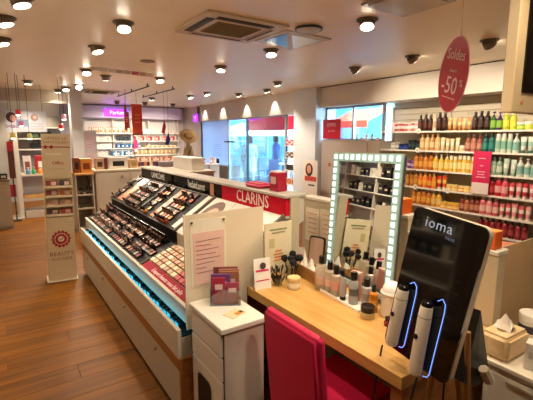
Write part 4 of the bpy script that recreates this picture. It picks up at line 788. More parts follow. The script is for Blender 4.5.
# ------------------------------------------------------------------ hanging signs near the camera
t = thing('hanging_screen', 'cream framed display panel hanging from the ceiling at the right edge', 'display panel', (2.35, 0.94, 1.765))
Bx(t, 'frame', 2.005, 2.75, 0.92, 0.97, 1.765, CH-0.001, M('#CDB48C', 0.4), 0.004); Bx(t, 'black_screen', 2.085, 2.67, 0.914, 0.92, 1.86, 2.28, M('#060606', 0.3)); link('logo_dot', lathe([(0.012, 0), (0.012, 0.002)], 14), M('#D8884A', 0.5), t, (2.10-2.35, 0.92-0.94, 0.05), (R(90), 0, 0))
t = thing('sale_sign', 'red oval hanging sale sign reading minus fifty percent', 'sign', (2.937, 1.832, 1.845), (0, R(15), R(-120)))
bm = bmesh.new(); n = 40; w_, h_ = 0.41, 0.55
vs = [bm.verts.new((w_/2*math.cos(2*math.pi*i/n), 0, h_/2 + h_/2*math.sin(2*math.pi*i/n))) for i in range(n)]; f = bm.faces.new(vs)
r = bmesh.ops.extrude_face_region(bm, geom=[f]); bmesh.ops.translate(bm, verts=[v for v in r['geom'] if isinstance(v, bmesh.types.BMVert)], vec=(0, 0.006, 0))
link('oval_board', bm_mesh(bm, 'oval_board'), M('#B4081A', 0.5), t)
link('edge', tube([(w_/2*math.cos(2*math.pi*i/n), 0.003, h_/2 + h_/2*math.sin(2*math.pi*i/n)) for i in range(n+1)], 0.004), M('#E8A8A0', 0.4), t)
SLW = M('#EBC8BC', 0.5)
txt(t, 'Soldes', (0, -0.003, 0.42), FY, 0.11, SLW, sx=0.9); txt(t, "jusqu'a", (0, -0.003, 0.31), FY, 0.036, SLW); txt(t, '-50', (-0.02, -0.003, 0.195), FY, 0.18, SLW); txt(t, '%', (0.14, -0.003, 0.23), FY, 0.07, SLW)
link('small_print', boxm(0.2, 0.001, 0.006), SLW, t, (0, -0.002, 0.105))
link('hanging_wire', tube([(0, 0.003, h_), (-0.08, 0.003, 0.86)], 0.0015), M('#A89C8C', 0.4), t)

# ------------------------------------------------------------------ perfume shelves on the left wall (seen in the mirror and the tablet)
ps = thing('perfume_shelving', 'white perfume shelving opposite the desk, seen in the lit mirror', 'shelves', (-1.72, 5.2, 0))
PZ = (0.55, 0.85, 1.15, 1.45, 1.75, 2.05)
for z in PZ: Bx(ps, 'shelf', -1.89, -1.55, 2.6, 7.9, z-0.02, z, M('#EEE8DC', 0.35), 0.002)
for y in (2.6, 3.65, 4.7, 5.75, 6.8, 7.9): Bx(ps, 'upright', -1.89, -1.56, y-0.015, y+0.015, 0, 2.3, M('#D8D0C4', 0.4))
Bx(ps, 'back_board', -1.897, -1.89, 2.6, 7.9, 0, 2.3, M('#C8BEB0', 0.5))
n = 0; rr = random.Random(5)
for zi, z in enumerate(PZ[1:5]):
    y = 2.75; n = 0
    while y < 7.8:
        if min(abs(y-u) for u in (2.6, 3.65, 4.7, 5.75, 6.8, 7.9)) > 0.10:
            n += 1; c = rr.choice(('#14141A', '#14141A', '#1C1A1E', '#22304A', '#E6DCC8', '#D8D0C4', '#6A4A3A', '#2A2A34'))
            w = rr.uniform(0.07, 0.13); hh = rr.uniform(0.12, 0.2)
            o = link('perfume_carton', boxm(0.09, round(w, 2), round(hh, 2), 0.002), M(c, 0.3), None, (-1.64, y, z+0.0005)); link('label', boxm(0.001, round(w, 2)*0.6, 0.03), M('#C8B890', 0.3), o, (0.0455, 0, hh*0.5))
            tag(o, '%s perfume carton opposite the mirror, %s shelf up, %s from the camera' % (cname(c), ordn(zi+2), ordn(n)), 'carton', 'perfume cartons opposite the mirror')
        y += 0.16

# ------------------------------------------------------------------ card stand beside the far end of the makeup counter
st = thing('card_stand', 'tall cream cardboard gift-card stand with a red emblem at the counter end', 'display stand', (0.515, 5.06, 0), (0, R(1.6), R(-3)))
bpy.context.view_layer.update()
CB = M('#D9C6A2', 0.6); CBR = M('#A8142A', 0.5); CBT = M('#8A4438', 0.6)
link('foot_plate', boxm(0.32, 0.26, 0.015, 0.003), M('#E0D4BC', 0.5), st); link('lower_panel', boxm(0.28, 0.02, 0.74), CB, st, (0, -0.10, 0.015))
for x in (-0.14, 0.14): link('side_panel', boxm(0.008, 0.22, 1.19), CB, st, (x, 0.0, 0.015))
link('back_panel', boxm(0.28, 0.01, 1.67), CB, st, (0, 0.105, 0.015)); hd = link('header_panel', boxm(0.29, 0.012, 0.50), CB, st, (0, -0.02, 1.185))
for i in range(4):
    z = 0.765 + 0.107*i
    sf = link('card_shelf', boxm(0.272, 0.13, 0.006), M('#E6D8B8', 0.6), st, (0, -0.05, z)); link('shelf_lip', boxm(0.272, 0.004, 0.026), M('#EADCBC', 0.6), sf, (0, -0.065, 0))
# emblem : rosette with tick, and lettering
def star(ro, ri, k, th, name):
    return poly_extrude([((ro if i % 2 == 0 else ri)*math.cos(math.pi*i/k), 0, (ro if i % 2 == 0 else ri)*math.sin(math.pi*i/k)) for i in range(2*k)], (0, th, 0), name)
link('emblem_outer', star(0.105, 0.085, 14, 0.002, 'rosette'), CBR, st, (0, -0.1125, 0.50)); link('emblem_ring', star(0.075, 0.065, 12, 0.002, 'rosette'), M('#E0CDAA', 0.6), st, (0, -0.1135, 0.50)); link('emblem_inner', star(0.066, 0.055, 12, 0.002, 'rosette'), CBR, st, (0, -0.1145, 0.50)); link('emblem_centre', star(0.034, 0.032, 12, 0.002, 'rosette'), M('#E8D8B8', 0.6), st, (0, -0.1155, 0.50))
link('tick', tube([(-0.018, 0, 0.004), (-0.004, 0, -0.012), (0.022, 0, 0.018)], 0.004), M('#3A1A18', 0.6), st, (0, -0.116, 0.50))
txt(st, 'BEAUTY', (0, -0.1115, 0.325), FY, 0.062, CBT, spacing=1.15); txt(st, 'SUCCESS', (0, -0.1115, 0.265), FY, 0.048, CBT, spacing=1.15)
txt(st, 'OFFREZ LA', (0, -0.0275, 1.635), FY, 0.045, M('#A87A50', 0.6)); txt(st, 'CARTE CADEAU', (0, -0.0275, 1.59), FY, 0.034, M('#A85A48', 0.6))
link('ribbon', boxm(0.29, 0.002, 0.010), CBR, st, (0, -0.027, 1.535))
for sx in (-1, 1): link('bow_loop', poly_extrude([(0, 0, 0), (sx*0.035, 0, 0.022), (sx*0.045, 0, 0), (sx*0.035, 0, -0.026)], (0, 0.004, 0)), CBR, st, (-0.075, -0.030, 1.54))
txt(st, 'Offre', (0.01, -0.0275, 1.36), FY, 0.055, M('#B8284A', 0.6)); link('printed_line', boxm(0.16, 0.001, 0.005), M('#B89A78', 0.6), st, (0, -0.027, 1.29)); link('pale_band', boxm(0.16, 0.001, 0.02), M('#E8DCC0', 0.6), st, (-0.03, -0.027, 1.45))
cc = [('#8A2A34', '#3A3A40'), ('#8A3A3A', '#C8743A'), ('#C89878', '#C8A080'), ('#5A3A3A', '#B84A44')]
for i in range(4):
    for j in range(2):
        col = cc[3-i][j]
        a = st.matrix_world @ Vector((-0.066+0.132*j, -0.095, 0.7715+0.107*i))
        o = link('gift_card', boxm(0.115, 0.004, 0.075), M(col, 0.5), None, a, (R(-12), R(1.6), R(-3)))
        link('printed_photo', boxm(0.05, 0.001, 0.04), M('#D8B8A0', 0.5), o, (0.02, -0.0026, 0.025))
        tag(o, '%s gift card on the %s tier down the cream stand, %s slot' % (cname(col), ordn(4-i), ('first', 'second')[j]), 'gift card', 'gift cards on the cream stand')

# ------------------------------------------------------------------ far counters
fc = thing('service_counter', 'plain white service counter with two round knobs beyond the makeup counter', 'counter', (1.95, 7.65, 0))
CW = M('#CFC4B2', 0.45)
Bx(fc, 'body', 1.40, 2.60, 7.42, 7.95, 0, 1.04, CW, 0.003); Bx(fc, 'top', 1.38, 2.62, 7.40, 7.97, 1.04, 1.075, M('#D8CEBC', 0.35), 0.003)
for x0_, x1_ in ((1.42, 2.0), (2.0, 2.58)):
    dd = Bx(fc, 'door', x0_+0.005, x1_-0.005, 7.405, 7.42, 0.06, 1.02, M('#CFC4B2', 0.4), 0.002)
    link('knob', lathe([(0.02, 0), (0.032, 0.015), (0.028, 0.025)], 14), M('#9A8E7A', 0.4), dd, (0.14 if x0_ < 1.5 else -0.1, -0.008, 0.88), (R(90), 0, 0))
wt = thing('open_cabinet', 'small white open cabinet with an oak top beside the service counter', 'cabinet', (1.21, 7.62, 0))
Bx(wt, 'top', 1.06, 1.37, 7.38, 7.9, 1.0, 1.035, WOODT, 0.002)
for x in (1.07, 1.345): Bx(wt, 'side', x, x+0.018, 7.40, 7.88, 0, 1.0, CW)
Bx(wt, 'back', 1.088, 1.345, 7.86, 7.88, 0, 1.0, M('#A89E90', 0.5))
for z in (0.06, 0.42, 0.66): Bx(wt, 'shelf', 1.088, 1.345, 7.41, 7.86, z-0.02, z, CW)
for k in range(5): product(('bottle', 'carton', 'jar', 'bottle', 'carton')[k], (1.115+0.052*k, 7.50, 0.6605), ('#15151A', '#1E1A22', '#E0D8D0', '#1A1A20', '#2A2428')[k], '#101014', '#8A8078', 'small %s on the upper shelf of the open cabinet, %s from its outer side' % (WORD[('bottle', 'carton', 'jar', 'bottle', 'carton')[k]], ordn(k+1)), 'goods in the open cabinet', 0.72)
def pbox(name, label, cat, x, y, z, sx, sy, sz, col, pr=None, rz=0, lid=None):
    t = thing(name, label, cat, (x, y, z), (0, 0, rz)); link('carton', boxm(sx, sy, sz, 0.004), M(col, 0.5), t)
    link('lid', boxm(sx*1.02, sy*1.02, 0.012), M(lid or col, 0.45), t, (0, 0, sz-0.010))
    if pr: link('front_print', boxm(sx*0.6, 0.002, sz*0.45), M(pr, 0.5), t, (0, -sy/2-0.001, sz*0.25))
    return t
pbox('gift_box', 'orange gift crate on the oak-topped cabinet', 'box', 1.27, 7.55, 1.035, 0.18, 0.2, 0.24, '#D88A3A', '#8A3A1A', lid='#E8A858'); pbox('gift_box', 'dark amber crate at the edge of the oak-topped cabinet', 'box', 1.12, 7.56, 1.035, 0.09, 0.18, 0.26, '#8A4A20', '#2A1A10')
pbox('gift_box', 'cream box with a portrait print on the service counter', 'box', 1.50, 7.55, 1.075, 0.14, 0.14, 0.2, '#C8A888', '#5A3028'); pbox('gift_box', 'slim dark red box on the service counter', 'box', 1.61, 7.56, 1.075, 0.05, 0.12, 0.2, '#6A2420')
pbox('gift_box', 'white tray box on the service counter, open in front', 'box', 1.83, 7.60, 1.075, 0.34, 0.16, 0.2, '#DCD4C8', '#1A1818'); pbox('gift_box', 'small beige woven box on the service counter', 'box', 2.10, 7.58, 1.075, 0.14, 0.14, 0.16, '#C8A878', '#A8844A')
for k in range(7):
    c = ('#8A2A2A', '#2A3A6A', '#C87A4A', '#5A2A3A', '#D8C8B0', '#7A3A2A', '#3A2A4A')[k]
    product('carton', (2.24+0.055*k, 7.62, 1.0755), c, '#E0D0C0', c, '%s carton at the far end of the service counter, %s in line' % (cname(c), ordn(k+1)), 'cartons on the service counter', 0.8)

# ------------------------------------------------------------------ far left: notices, sign board, pendants, gift table
nb = thing('notice_board', 'narrow white notice board with two pink sheets beside the far column', 'notice board', (1.83, 10.1, 0))
Bx(nb, 'board', 1.70, 1.98, 10.08, 10.11, 0, 1.80, M('#C6C0C0', 0.5))
for k, (z0, z1) in enumerate(((1.33, 1.72), (0.98, 1.30))):
    s = Bx(nb, 'sheet', 1.72, 1.93, 10.074, 10.08, z0, z1, M('#D8BEC0', 0.6))
    for i in range(4): link('printed_line', boxm(0.13, 0.001, 0.012), M('#B88E94', 0.6), s, (0, -0.0035, (z1-z0)*(0.2+0.16*i)))
pb = thing('sign_board', 'wide pale sign board with a dark-haired portrait hanging above the far aisle', 'sign', (0.55, 9.5, 1.75))
Bx(pb, 'board', 0.20, 0.91, 9.49, 9.51, 1.75, 2.17, M('#BFC0CC', 0.5)); e = lathe([(0.5, 0), (0.5, 0.002)], 20, 'disc')
for nm, x, z, sx, sz, c in (('printed_hair', 0.30, 2.04, 0.18, 0.2, '#3A2024'), ('printed_face', 0.33, 2.02, 0.10, 0.13, '#C8908A'), ('printed_leaf', 0.70, 2.04, 0.13, 0.14, '#9A7A78'), ('printed_flower', 0.71, 2.05, 0.07, 0.08, '#D0B0A8')):
    link(nm, e, M(c, 0.5), pb, (x-0.55, -0.011 - (0.002 if 'face' in nm or 'flower' in nm else 0), z-1.75), (R(90), 0, 0), (sx, sz, 1))
Bx(pb, 'blue_block', 0.38, 0.58, 9.487, 9.49, 1.86, 2.0, M('#7A8AA8', 0.5)); txt(pb, 'beaute', (-0.2, -0.013, 0.12), FY, 0.12, M('#8A5A7A', 0.5)); 
for i in range(3): Bx(pb, 'printed_line', 0.62, 0.85, 9.488, 9.49, 1.81+0.05*i, 1.82+0.05*i, M('#9A90A4', 0.5))
for x in (0.26, 0.85): link('hanging_wire', tube([(x-0.55, 0, 0.42), (x-0.55, 0, 0.95)], 0.004), M('#555', 0.4) if False else DGREY, pb)
def pendant(x, y, z, col, label, em=3.0):
    t = thing('pendant_lamp', label, 'lamp', (x, y, z), group='small pendant lamps')
    link('shade', lathe([(0.03, 0.09), (0.05, 0.08), (0.055, 0.02), (0.05, 0.0)], 14), M(col, 0.3, emit=0.12, var=0), t, (0, 0, 0), (0, 0, 0), (0.75, 0.75, 1)); link('bulb', lathe([(0.02, -0.02), (0.042, -0.005), (0.045, 0.01), (0.03, 0.02)], 12), M('#FFE8C8', 0.3, emit=em*1.2, var=0), t, (0, 0, 0), (0, 0, 0), 0.8)
    link('cord', tube([(0, 0, 0.09), (0, 0, CH-z)], 0.004, 6), DGREY, t)
pendant(0.357, 8.0, 2.02, '#C8302A', 'red glass pendant lamp in front of the sign board'); pendant(0.40, 8.22, 1.84, '#D87AA0', 'pink glass pendant lamp hanging low before the sign board'); pendant(0.253, 8.0, 1.63, '#D8C060', 'yellow pendant lamp hanging lowest at the left edge')
pendant(1.051, 8.0, 1.96, '#E0A0A8', 'pale pink pendant lamp left of the far column', 4); pendant(0.992, 8.0, 1.79, '#C83A2A', 'red pendant lamp hanging low left of the far column'); pendant(0.50, 8.1, 1.62, '#D8C870', 'small yellow pendant lamp beside the dark bag niche')
tb = thing('gift_table', 'white post table of festive gifts in the far left aisle', 'table', (0.45, 9.6, 0))
dp = thing('display_post', 'tall white display post with a red tag beside the gift table', 'post', (0.34, 9.45, 0)); Bx(dp, 'foot', 0.14, 0.37, 9.3, 9.8, 0, 0.02, M('#D8D0C4', 0.5)); Bx(dp, 'post', 0.29, 0.37, 9.4, 9.5, 0.02, 1.74, M('#E0D8CC', 0.5)); Bx(tb, 'table_top', 0.38, 0.98, 9.35, 9.85, 0.86, 0.90, M('#D8CCB8', 0.4))
Bx(tb, 'panel', 0.40, 0.96, 9.6, 9.62, 0.48, 0.86, M('#A8A4A8', 0.5)); Bx(tb, 'lower_shelf', 0.39, 0.98, 9.35, 9.85, 0.40, 0.46, WOODT); Bx(tb, 'bottom_shelf', 0.39, 0.98, 9.35, 9.85, 0.0, 0.14, M('#D0C8BC', 0.5)); Bx(dp, 'red_tag', 0.16, 0.28, 9.42, 9.44, 0.45, 0.70, M('#A01830', 0.5))
Bx(dp, 'side_arm', 0.26, 0.29, 9.41, 9.45, 0.02, 0.9, M('#C8C0B4', 0.5))
pbox('gift_box', 'white snowman-patterned gift box on the gift table', 'box', 0.50, 9.55, 0.90, 0.14, 0.14, 0.36, '#DCD4D0', '#8A4A48'); pbox('gift_box', 'red gift hamper with white print on the gift table', 'box', 0.78, 9.6, 0.90, 0.28, 0.2, 0.36, '#A82430', '#E8E0DC', lid='#C84048')
for k, (x, c) in enumerate(((0.60, '#3A9A6A'), (0.71, '#E08A3A'), (0.86, '#E8C83A'), (0.50, '#5A88A8'))):
    t = thing('gift_pouch', '%s gift pouch in front on the gift table' % ('green', 'orange', 'yellow', 'blue')[k], 'pouch', (x, 9.41, 0.90), group='gift pouches on the gift table'); link('pouch', lathe([(0.04, 0), (0.045, 0.05), (0.03, 0.09), (0.012, 0.11)], 12), M(c, 0.5), t); link('tie', lathe([(0.014, 0.105), (0.02, 0.11), (0.03, 0.14)], 10), M('#E8E0C8', 0.5), t)
t = thing('red_banner', 'narrow dark red and brown banner standing at the far left edge', 'banner', (0.22, 9.15, 0)); Bx(t, 'sheet', 0.17, 0.27, 9.14, 9.15, 0.85, 1.56, M('#5A2A20', 0.5)); Bx(t, 'red_top', 0.17, 0.27, 9.136, 9.14, 1.38, 1.56, M('#A01826', 0.5)); Bx(t, 'stand', 0.21, 0.23, 9.15, 9.17, 0.0, 1.5, DGREY); Bx(t, 'foot', 0.14, 0.30, 9.08, 9.22, 0, 0.02, DGREY)
t = thing('side_table', 'low dark-topped counter at the far left edge', 'counter', (0.05, 8.6, 0)); Bx(t, 'body', -0.25, 0.145, 8.45, 8.9, 0, 0.86, M('#B8AC9A', 0.5)); Bx(t, 'top', -0.26, 0.15, 8.44, 8.91, 0.86, 0.90, M('#8A7A64', 0.4)); Bx(t, 'door', -0.2, 0.13, 8.44, 8.45, 0.05, 0.8, M('#C4B8A4', 0.5))
pbox('gift_box', 'black boxes and white sleeve at the far left edge', 'box', 0.06, 8.6, 0.90, 0.12, 0.14, 0.09, '#1A1816', '#D8D0C4')
bn = thing('bag_niche', 'wall niche with dark bags behind the hanging sign board', 'shelves', (0.95, 11.8, 0))
for z in (1.35, 1.62, 1.9): Bx(bn, 'shelf', 0.45, 1.44, 11.6, 11.89, z-0.03, z, M('#D8D0C4', 0.5))
Bx(bn, 'back', 0.45, 1.44, 11.88, 11.897, 0.9, 2.2, M('#9A9288', 0.5))
for k, (x, z, c) in enumerate(((0.85, 1.35, '#20282A'), (1.1, 1.62, '#2A2A26'), (0.8, 1.62, '#3A4A38'), (1.2, 1.35, '#22201E'))):
    t = thing('hand_bag', ('dark green bag, lower shelf of the bag niche', 'black bag, upper shelf of the bag niche', 'olive bag, upper shelf of the bag niche', 'brown-black bag, lower shelf end of the bag niche')[k], 'bag', (x, 11.74, z), group='bags in the niche')
    link('body', boxm(0.26, 0.12, 0.16, 0.02, 2), M(c, 0.5), t); link('handle', tube([(-0.07, 0, 0.15), (-0.05, 0, 0.21), (0.05, 0, 0.21), (0.07, 0, 0.15)], 0.008), M(c, 0.4), t)

# ------------------------------------------------------------------ far back shelves
bs = thing('back_shelving', 'white back-wall shelving with rows of products under a purple sign', 'shelves', (3.8, 14.1, 0))
BZ = (1.78, 1.52, 1.28, 1.03, 0.80)
for z in BZ: Bx(bs, 'shelf', 2.40, 5.6, 13.92, 14.22, z-0.03, z, M('#EEE8E4', 0.35))
for x in (2.40, 3.3, 3.9, 4.5, 5.6): Bx(bs, 'upright', x-0.02, x+0.02, 14.0, 14.23, 0, 2.25, M('#CFC8C4', 0.5))
Bx(bs, 'back_board', 2.40, 5.6, 14.225, 14.245, 0, 2.27, M('#DCD6D2', 0.6)); fa = Bx(bs, 'fascia', 2.35, 5.65, 13.85, 14.24, 2.27, 2.66, M('#CDC2DC', 0.6))
ss = thing('purple_sign', 'glowing purple sign with pale lettering above the back shelves', 'sign', (3.37, 13.83, 2.32)); Bx(ss, 'light_box', 3.0, 3.75, 13.80, 13.845, 2.32, 2.55, M('#8A20D8', 0.4, emit=1.3, var=0.1)); txt(ss, 'Parfums', (0.08, -0.032, 0.12), FY, 0.17, M('#E0B8F8', 0.4, emit=1.2))
ss = thing('purple_sign', 'small glowing purple sign beside the shop window corner', 'sign', (5.86, 13.07, 2.2)); Bx(ss, 'light_box', 5.86, 5.895, 12.9, 13.25, 2.19, 2.42, M('#8A28C8', 0.4, emit=1.2)); txt(ss, 'P', (-0.002, 0, 0.11), FX, 0.16, M('#E8C8F8', 0.4, emit=1))
rb_ = random.Random(9)
bk_cols = [
 [('bottle', 2.5, 4.0, ['#E8DCC8', '#D8A888', '#EAE4DC'], '#C88A5A'), ('carton', 4.0, 4.5, ['#A8B8C8', '#D8D8DC'], '#E8E8E8'), ('jar', 4.55, 5.5, ['#D8C0B0', '#C8A8A0'], '#E8E0D8')],
 [('carton', 2.5, 3.25, ['#F0EAE0', '#E8E0D4', '#D8B8A0'], '#F4F0E8'), ('carton', 3.35, 3.85, ['#3A4858', '#202838'], '#101820'), ('bottle', 3.95, 5.5, ['#C8303A', '#E8E0DC', '#D8B0A8', '#D04A58'], '#E8E0D8')],
 [('carton', 2.5, 3.25, ['#F2ECE2', '#E8E4DC'], '#F4F0E8'), ('bottle', 3.32, 4.2, ['#2A6AA0', '#3A88B8', '#1E5088'], '#E0E8F0'), ('jar', 4.3, 5.5, ['#E8A83A', '#F0DCA8', '#D88A3A', '#F4ECD8'], '#F4E8D0')],
 [('carton', 2.5, 3.1, ['#EAE2D8', '#D8D0C4'], '#F0ECE4'), ('bottle', 3.15, 3.9, ['#246AA8', '#3A98C0', '#D8E4EC'], '#F0F4F8'), ('tube', 3.95, 5.5, ['#E8B868', '#F0D8A0', '#D89A58', '#E8E0D0'], '#F4ECD8')],
 [('carton', 2.5, 3.8, ['#8A2A2A', '#E8D8C8', '#3A2A2A', '#C88858'], '#E0D0C0'), ('bottle', 3.95, 5.5, ['#C87A5A', '#E8C8A8', '#A85A48'], '#E8D8C8')]]
for ri, segs in enumerate(bk_cols):
    n = 0
    for kind, xa, xb, cols, cap in segs:
        s = 1.0; x = xa + 0.05; i = 0
        while x < xb - 0.03:
            if min(abs(x-u) for u in (3.3, 3.9, 4.5)) > -1:
                n += 1; c = cols[i % len(cols)]
                product(kind, (x, 13.965, BZ[ri]+0.0005), c, cap, cap if i % 2 else c, '%s %s on the %s back-wall shelf down, %s from its column end' % (cname(c), WORD[kind], ordn(ri+1), ordn(n)), 'products on back shelf %d' % (ri+1), s*rb_.uniform(0.92, 1.0))
            x += WID[kind]*s*1.12; i += 1
t = thing('shelf_banner', 'small bright pink promotional card on the back-wall shelves', 'banner', (3.98, 13.88, 1.15)); Bx(t, 'card', 3.92, 4.05, 13.895, 13.90, 1.15, 1.56, M('#E02A6A', 0.5)); Bx(t, 'white_foot', 3.93, 4.04, 13.89, 13.895, 1.15, 1.25, M('#F0D8E0', 0.5))

# ------------------------------------------------------------------ ceiling rods with banners
for k, (x, ya, yb) in enumerate(((2.6, 7.95, 10.4), (3.18, 8.1, 10.3))):
    t = thing('ceiling_rod', ('black ceiling rod carrying the red banners', 'black ceiling rod in front of the back shelves')[k], 'rod', (x, (ya+yb)/2, CH-0.06)); link('rod', tube([(0, ya-(ya+yb)/2, 0), (0, yb-(ya+yb)/2, 0)], 0.012), M('#22201E', 0.4), t)
    for y in (ya+0.1, (ya+yb)/2, yb-0.1): link('bracket', boxm(0.02, 0.02, 0.061), DGREY, t, (0, y-(ya+yb)/2, 0))
def banner(x, y, z0, z1, w, col, label, rz=0):
    t = thing('hanging_banner', label, 'banner', (x, y, z0), (0, 0, rz), group='banners hanging from the rods'); link('sheet', boxm(w, 0.006, z1-z0), M(col, 0.6), t); link('hem', boxm(w*1.02, 0.012, 0.02), M('#8A2418', 0.6), t); link('wire', tube([(0, 0, z1-z0), (0, 0, CH-z0)], 0.003, 6), DGREY, t)
    for i in range(3): link('printed_line', boxm(w*0.5, 0.001, 0.015), M('#E89A78', 0.6), t, (0, -0.0035, (z1-z0)*(0.4+0.12*i)))
banner(2.70, 9.2, 1.70, 2.38, 0.22, '#C83E22', 'largest orange-red banner hanging in front of the back shelves', R(-12)); banner(2.47, 9.2, 1.85, 2.20, 0.10, '#B02E22', 'short narrow red banner left of the large orange-red banner'); banner(2.555, 9.6, 1.80, 2.35, 0.06, '#A85A3A', 'thin brown banner between the two red ones')
for k, (x, y, z0, z1, w, c, lb) in enumerate(((3.24, 9.0, 1.72, 2.05, 0.10, '#B82434', 'closed red fabric pennant hanging beside the straw hat'), (3.32, 9.0, 1.46, 1.75, 0.12, '#1E3A8A', 'folded blue scarf hanging beside the straw hat'))):
    t = thing('hanging_scarf', lb, 'scarf', (x, y, z0)); link('cloth', poly_extrude([(-w*0.5, 0, 0.02), (w*0.2, 0, 0), (w*0.6, 0, (z1-z0)*0.5), (w*0.3, 0, z1-z0), (-w*0.1, 0, (z1-z0)*0.6)], (0, 0.03, 0), 'cloth', 0.006), M(c, 0.8), t); link('wire', tube([(w*0.28, 0.015, z1-z0-0.01), (w*0.28, 0.015, CH-z0)], 0.003, 6), DGREY, t)
hs = thing('hat_stand', 'wooden display bust on a plinth carrying a straw hat near the window', 'display stand', (3.62, 8.5, 0))
Bx(hs, 'plinth', 3.42, 3.82, 8.3, 8.7, 0, 1.05, M('#CFC4BC', 0.5)); link('bust', lathe([(0.12, 1.05), (0.13, 1.2), (0.10, 1.38), (0.045, 1.46), (0.05, 1.52), (0.075, 1.6), (0.06, 1.7), (0.01, 1.74)], 16), M('#B89A68', 0.6), hs)
link('bag_strap', tube([(-0.12, -0.1, 1.1), (-0.02, -0.15, 1.35), (0.06, -0.05, 1.44)], 0.015), M('#6A5A38', 0.6), hs)
ht = thing('straw_hat', 'round woven straw hat tipped on the display bust near the window', 'hat', (3.61, 8.46, 1.665), (R(50), R(-10), 0)); link('brim', lathe([(0.19, 0.0), (0.20, 0.008), (0.10, 0.03), (0.09, 0.025)], 24), M('#C8AC78', 0.8, bump=0.3, scale=80), ht); link('crown', lathe([(0.10, 0.028), (0.09, 0.10), (0.06, 0.12), (0.005, 0.125)], 20), M('#D0B684', 0.8, bump=0.3, scale=80), ht); link('hat_band', lathe([(0.1015, 0.03), (0.0985, 0.055)], 20), M('#8A6A3A', 0.7), ht)
for k in range(3):
    x = 3.95 + 0.3*k
    t = thing('display_plinth', 'low pale plinth with cosmetics before the shop window, %s from the straw hat' % ordn(k+1), 'plinth', (x, 9.2, 0)); Bx(t, 'body', x-0.13, x+0.13, 9.05, 9.35, 0, 0.95, M('#C8BEB6', 0.5)); Bx(t, 'top', x-0.14, x+0.14, 9.04, 9.36, 0.95, 0.98, M('#D8D0C8', 0.4))
    for j in range(2): product(('pump', 'carton')[j], (x-0.05+0.1*j, 9.15, 0.9805), ('#C86A5A', '#D8C0B0')[(j+k) % 2], '#E8E0D8', '#E8D0C0', '%s on the low plinth before the window, %s plinth from the hat' % (('pump bottle', 'carton')[j], ordn(k+1)), 'goods on the plinths')
gl = thing('paper_garland', 'flat pale paper garland with a pink block hung under the far ceiling', 'garland', (1.76, 6.5, 2.63))
for i in range(8): link('paper_flag', boxm(0.11, 0.004, 0.05), M(('#CFC4B0', '#B8B4A8', '#D8CDB8', '#C4BCAC', '#D0C8B8', '#D06A70', '#C8A888', '#D8CDB8')[i], 0.6), gl, (-0.44+0.122*i, 0.01*i, -0.012*i*0.15))
link('string', tube([(-0.52, 0, 0.05), (0.5, 0.08, 0.04)], 0.002, 6), DGREY, gl)

# ------------------------------------------------------------------ street outside
GRD = tag(Bx(None, 'street_ground', X1+0.13, 26, 3, 52, -0.12, -0.05, M('#3E5868', 0.8)), kind='structure')
Bx(None, 'street_backdrop_wall', 24, 24.3, 3, 52, -0.05, 9, M('#6A94B0', 0.8))['kind'] = 'structure'
aw = thing('awning', 'large crimson street awning seen through the shop window', 'awning', (7.0, 10.6, 0))
link('canopy', poly_extrude([(6.45, 0, 2.62), (7.6, 0, 2.30), (7.6, 0, 2.27), (6.45, 0, 2.59)], (0, 3.9, 0)), frosted('#E0184A', 0.0, 0.4, 'awning_cloth'), aw, (-7.0, 8.6-10.6, 0)); Bx(aw, 'valance', 7.58, 7.6, 8.6, 12.5, 1.86, 2.28, frosted('#E0184A', 0.0, 0.4, 'valance_cloth'))
for y in (8.65, 12.45): Bx(aw, 'post', 7.55, 7.6, y, y+0.05, -0.05, 2.27, ALU)
for k, y in enumerate((9.5, 10.6, 11.7)): link('valance_seam', boxm(0.004, 0.01, 0.42), M('#8A0C30', 0.7), aw, (7.578-7.0, y-10.6, 1.86))
def parasol(x, y, z, w, label):
    t = thing('parasol', label, 'parasol', (x, y, -0.05)); bm = bmesh.new(); top = bm.verts.new((0, 0, z+0.55)); n = 8
    vs = [bm.verts.new((w*math.cos(2*math.pi*i/n), w*math.sin(2*math.pi*i/n), z)) for i in range(n)]
    for i in range(n): bm.faces.new((top, vs[i], vs[(i+1) % n]))
    o = link('canopy', bm_mesh(bm, 'canopy'), M('#F4F4F0', 0.8), t); o.modifiers.new('thick', 'SOLIDIFY').thickness = 0.012
    link('pole', tube([(0, 0, 0), (0, 0, z+0.5)], 0.03), ALU, t); link('base', lathe([(0.3, 0), (0.3, 0.06), (0.05, 0.1)], 16), M('#8A949C', 0.6), t)
parasol(9.3, 13.6, 1.75, 1.7, 'white street parasol directly behind the crimson awning'); parasol(12.5, 21.0, 2.0, 1.8, 'white street parasol farther down the street')
for k in range(6):
    x, y = (7.9, 11.0) if k == 0 else ((8.3, 12.45), (9.3, 11.1), (9.9, 12.3), (10.0, 14.5), (11.3, 13.9))[k-1]
    t = thing('cafe_chair', '%s street cafe chair outside the window' % ('nearest', 'second', 'third', 'fourth', 'fifth', 'farthest')[k], 'chair', (x, y, -0.05), (0, 0, k*1.1), group='street cafe chairs')
    cm = M(('#1E3A6A', '#28608A', '#C8D4DC', '#1A2A48', '#3A80A8', '#243A5A')[k], 0.5)
    link('seat', boxm(0.42, 0.42, 0.04, 0.01), cm, t, (0, 0, 0.44)); link('backrest', boxm(0.42, 0.03, 0.42, 0.01), cm, t, (0, 0.2, 0.5))
    for a in (-0.18, 0.18):
        for b in (-0.18, 0.18): link('leg', boxm(0.03, 0.03, 0.44), cm, t, (a, b, 0))
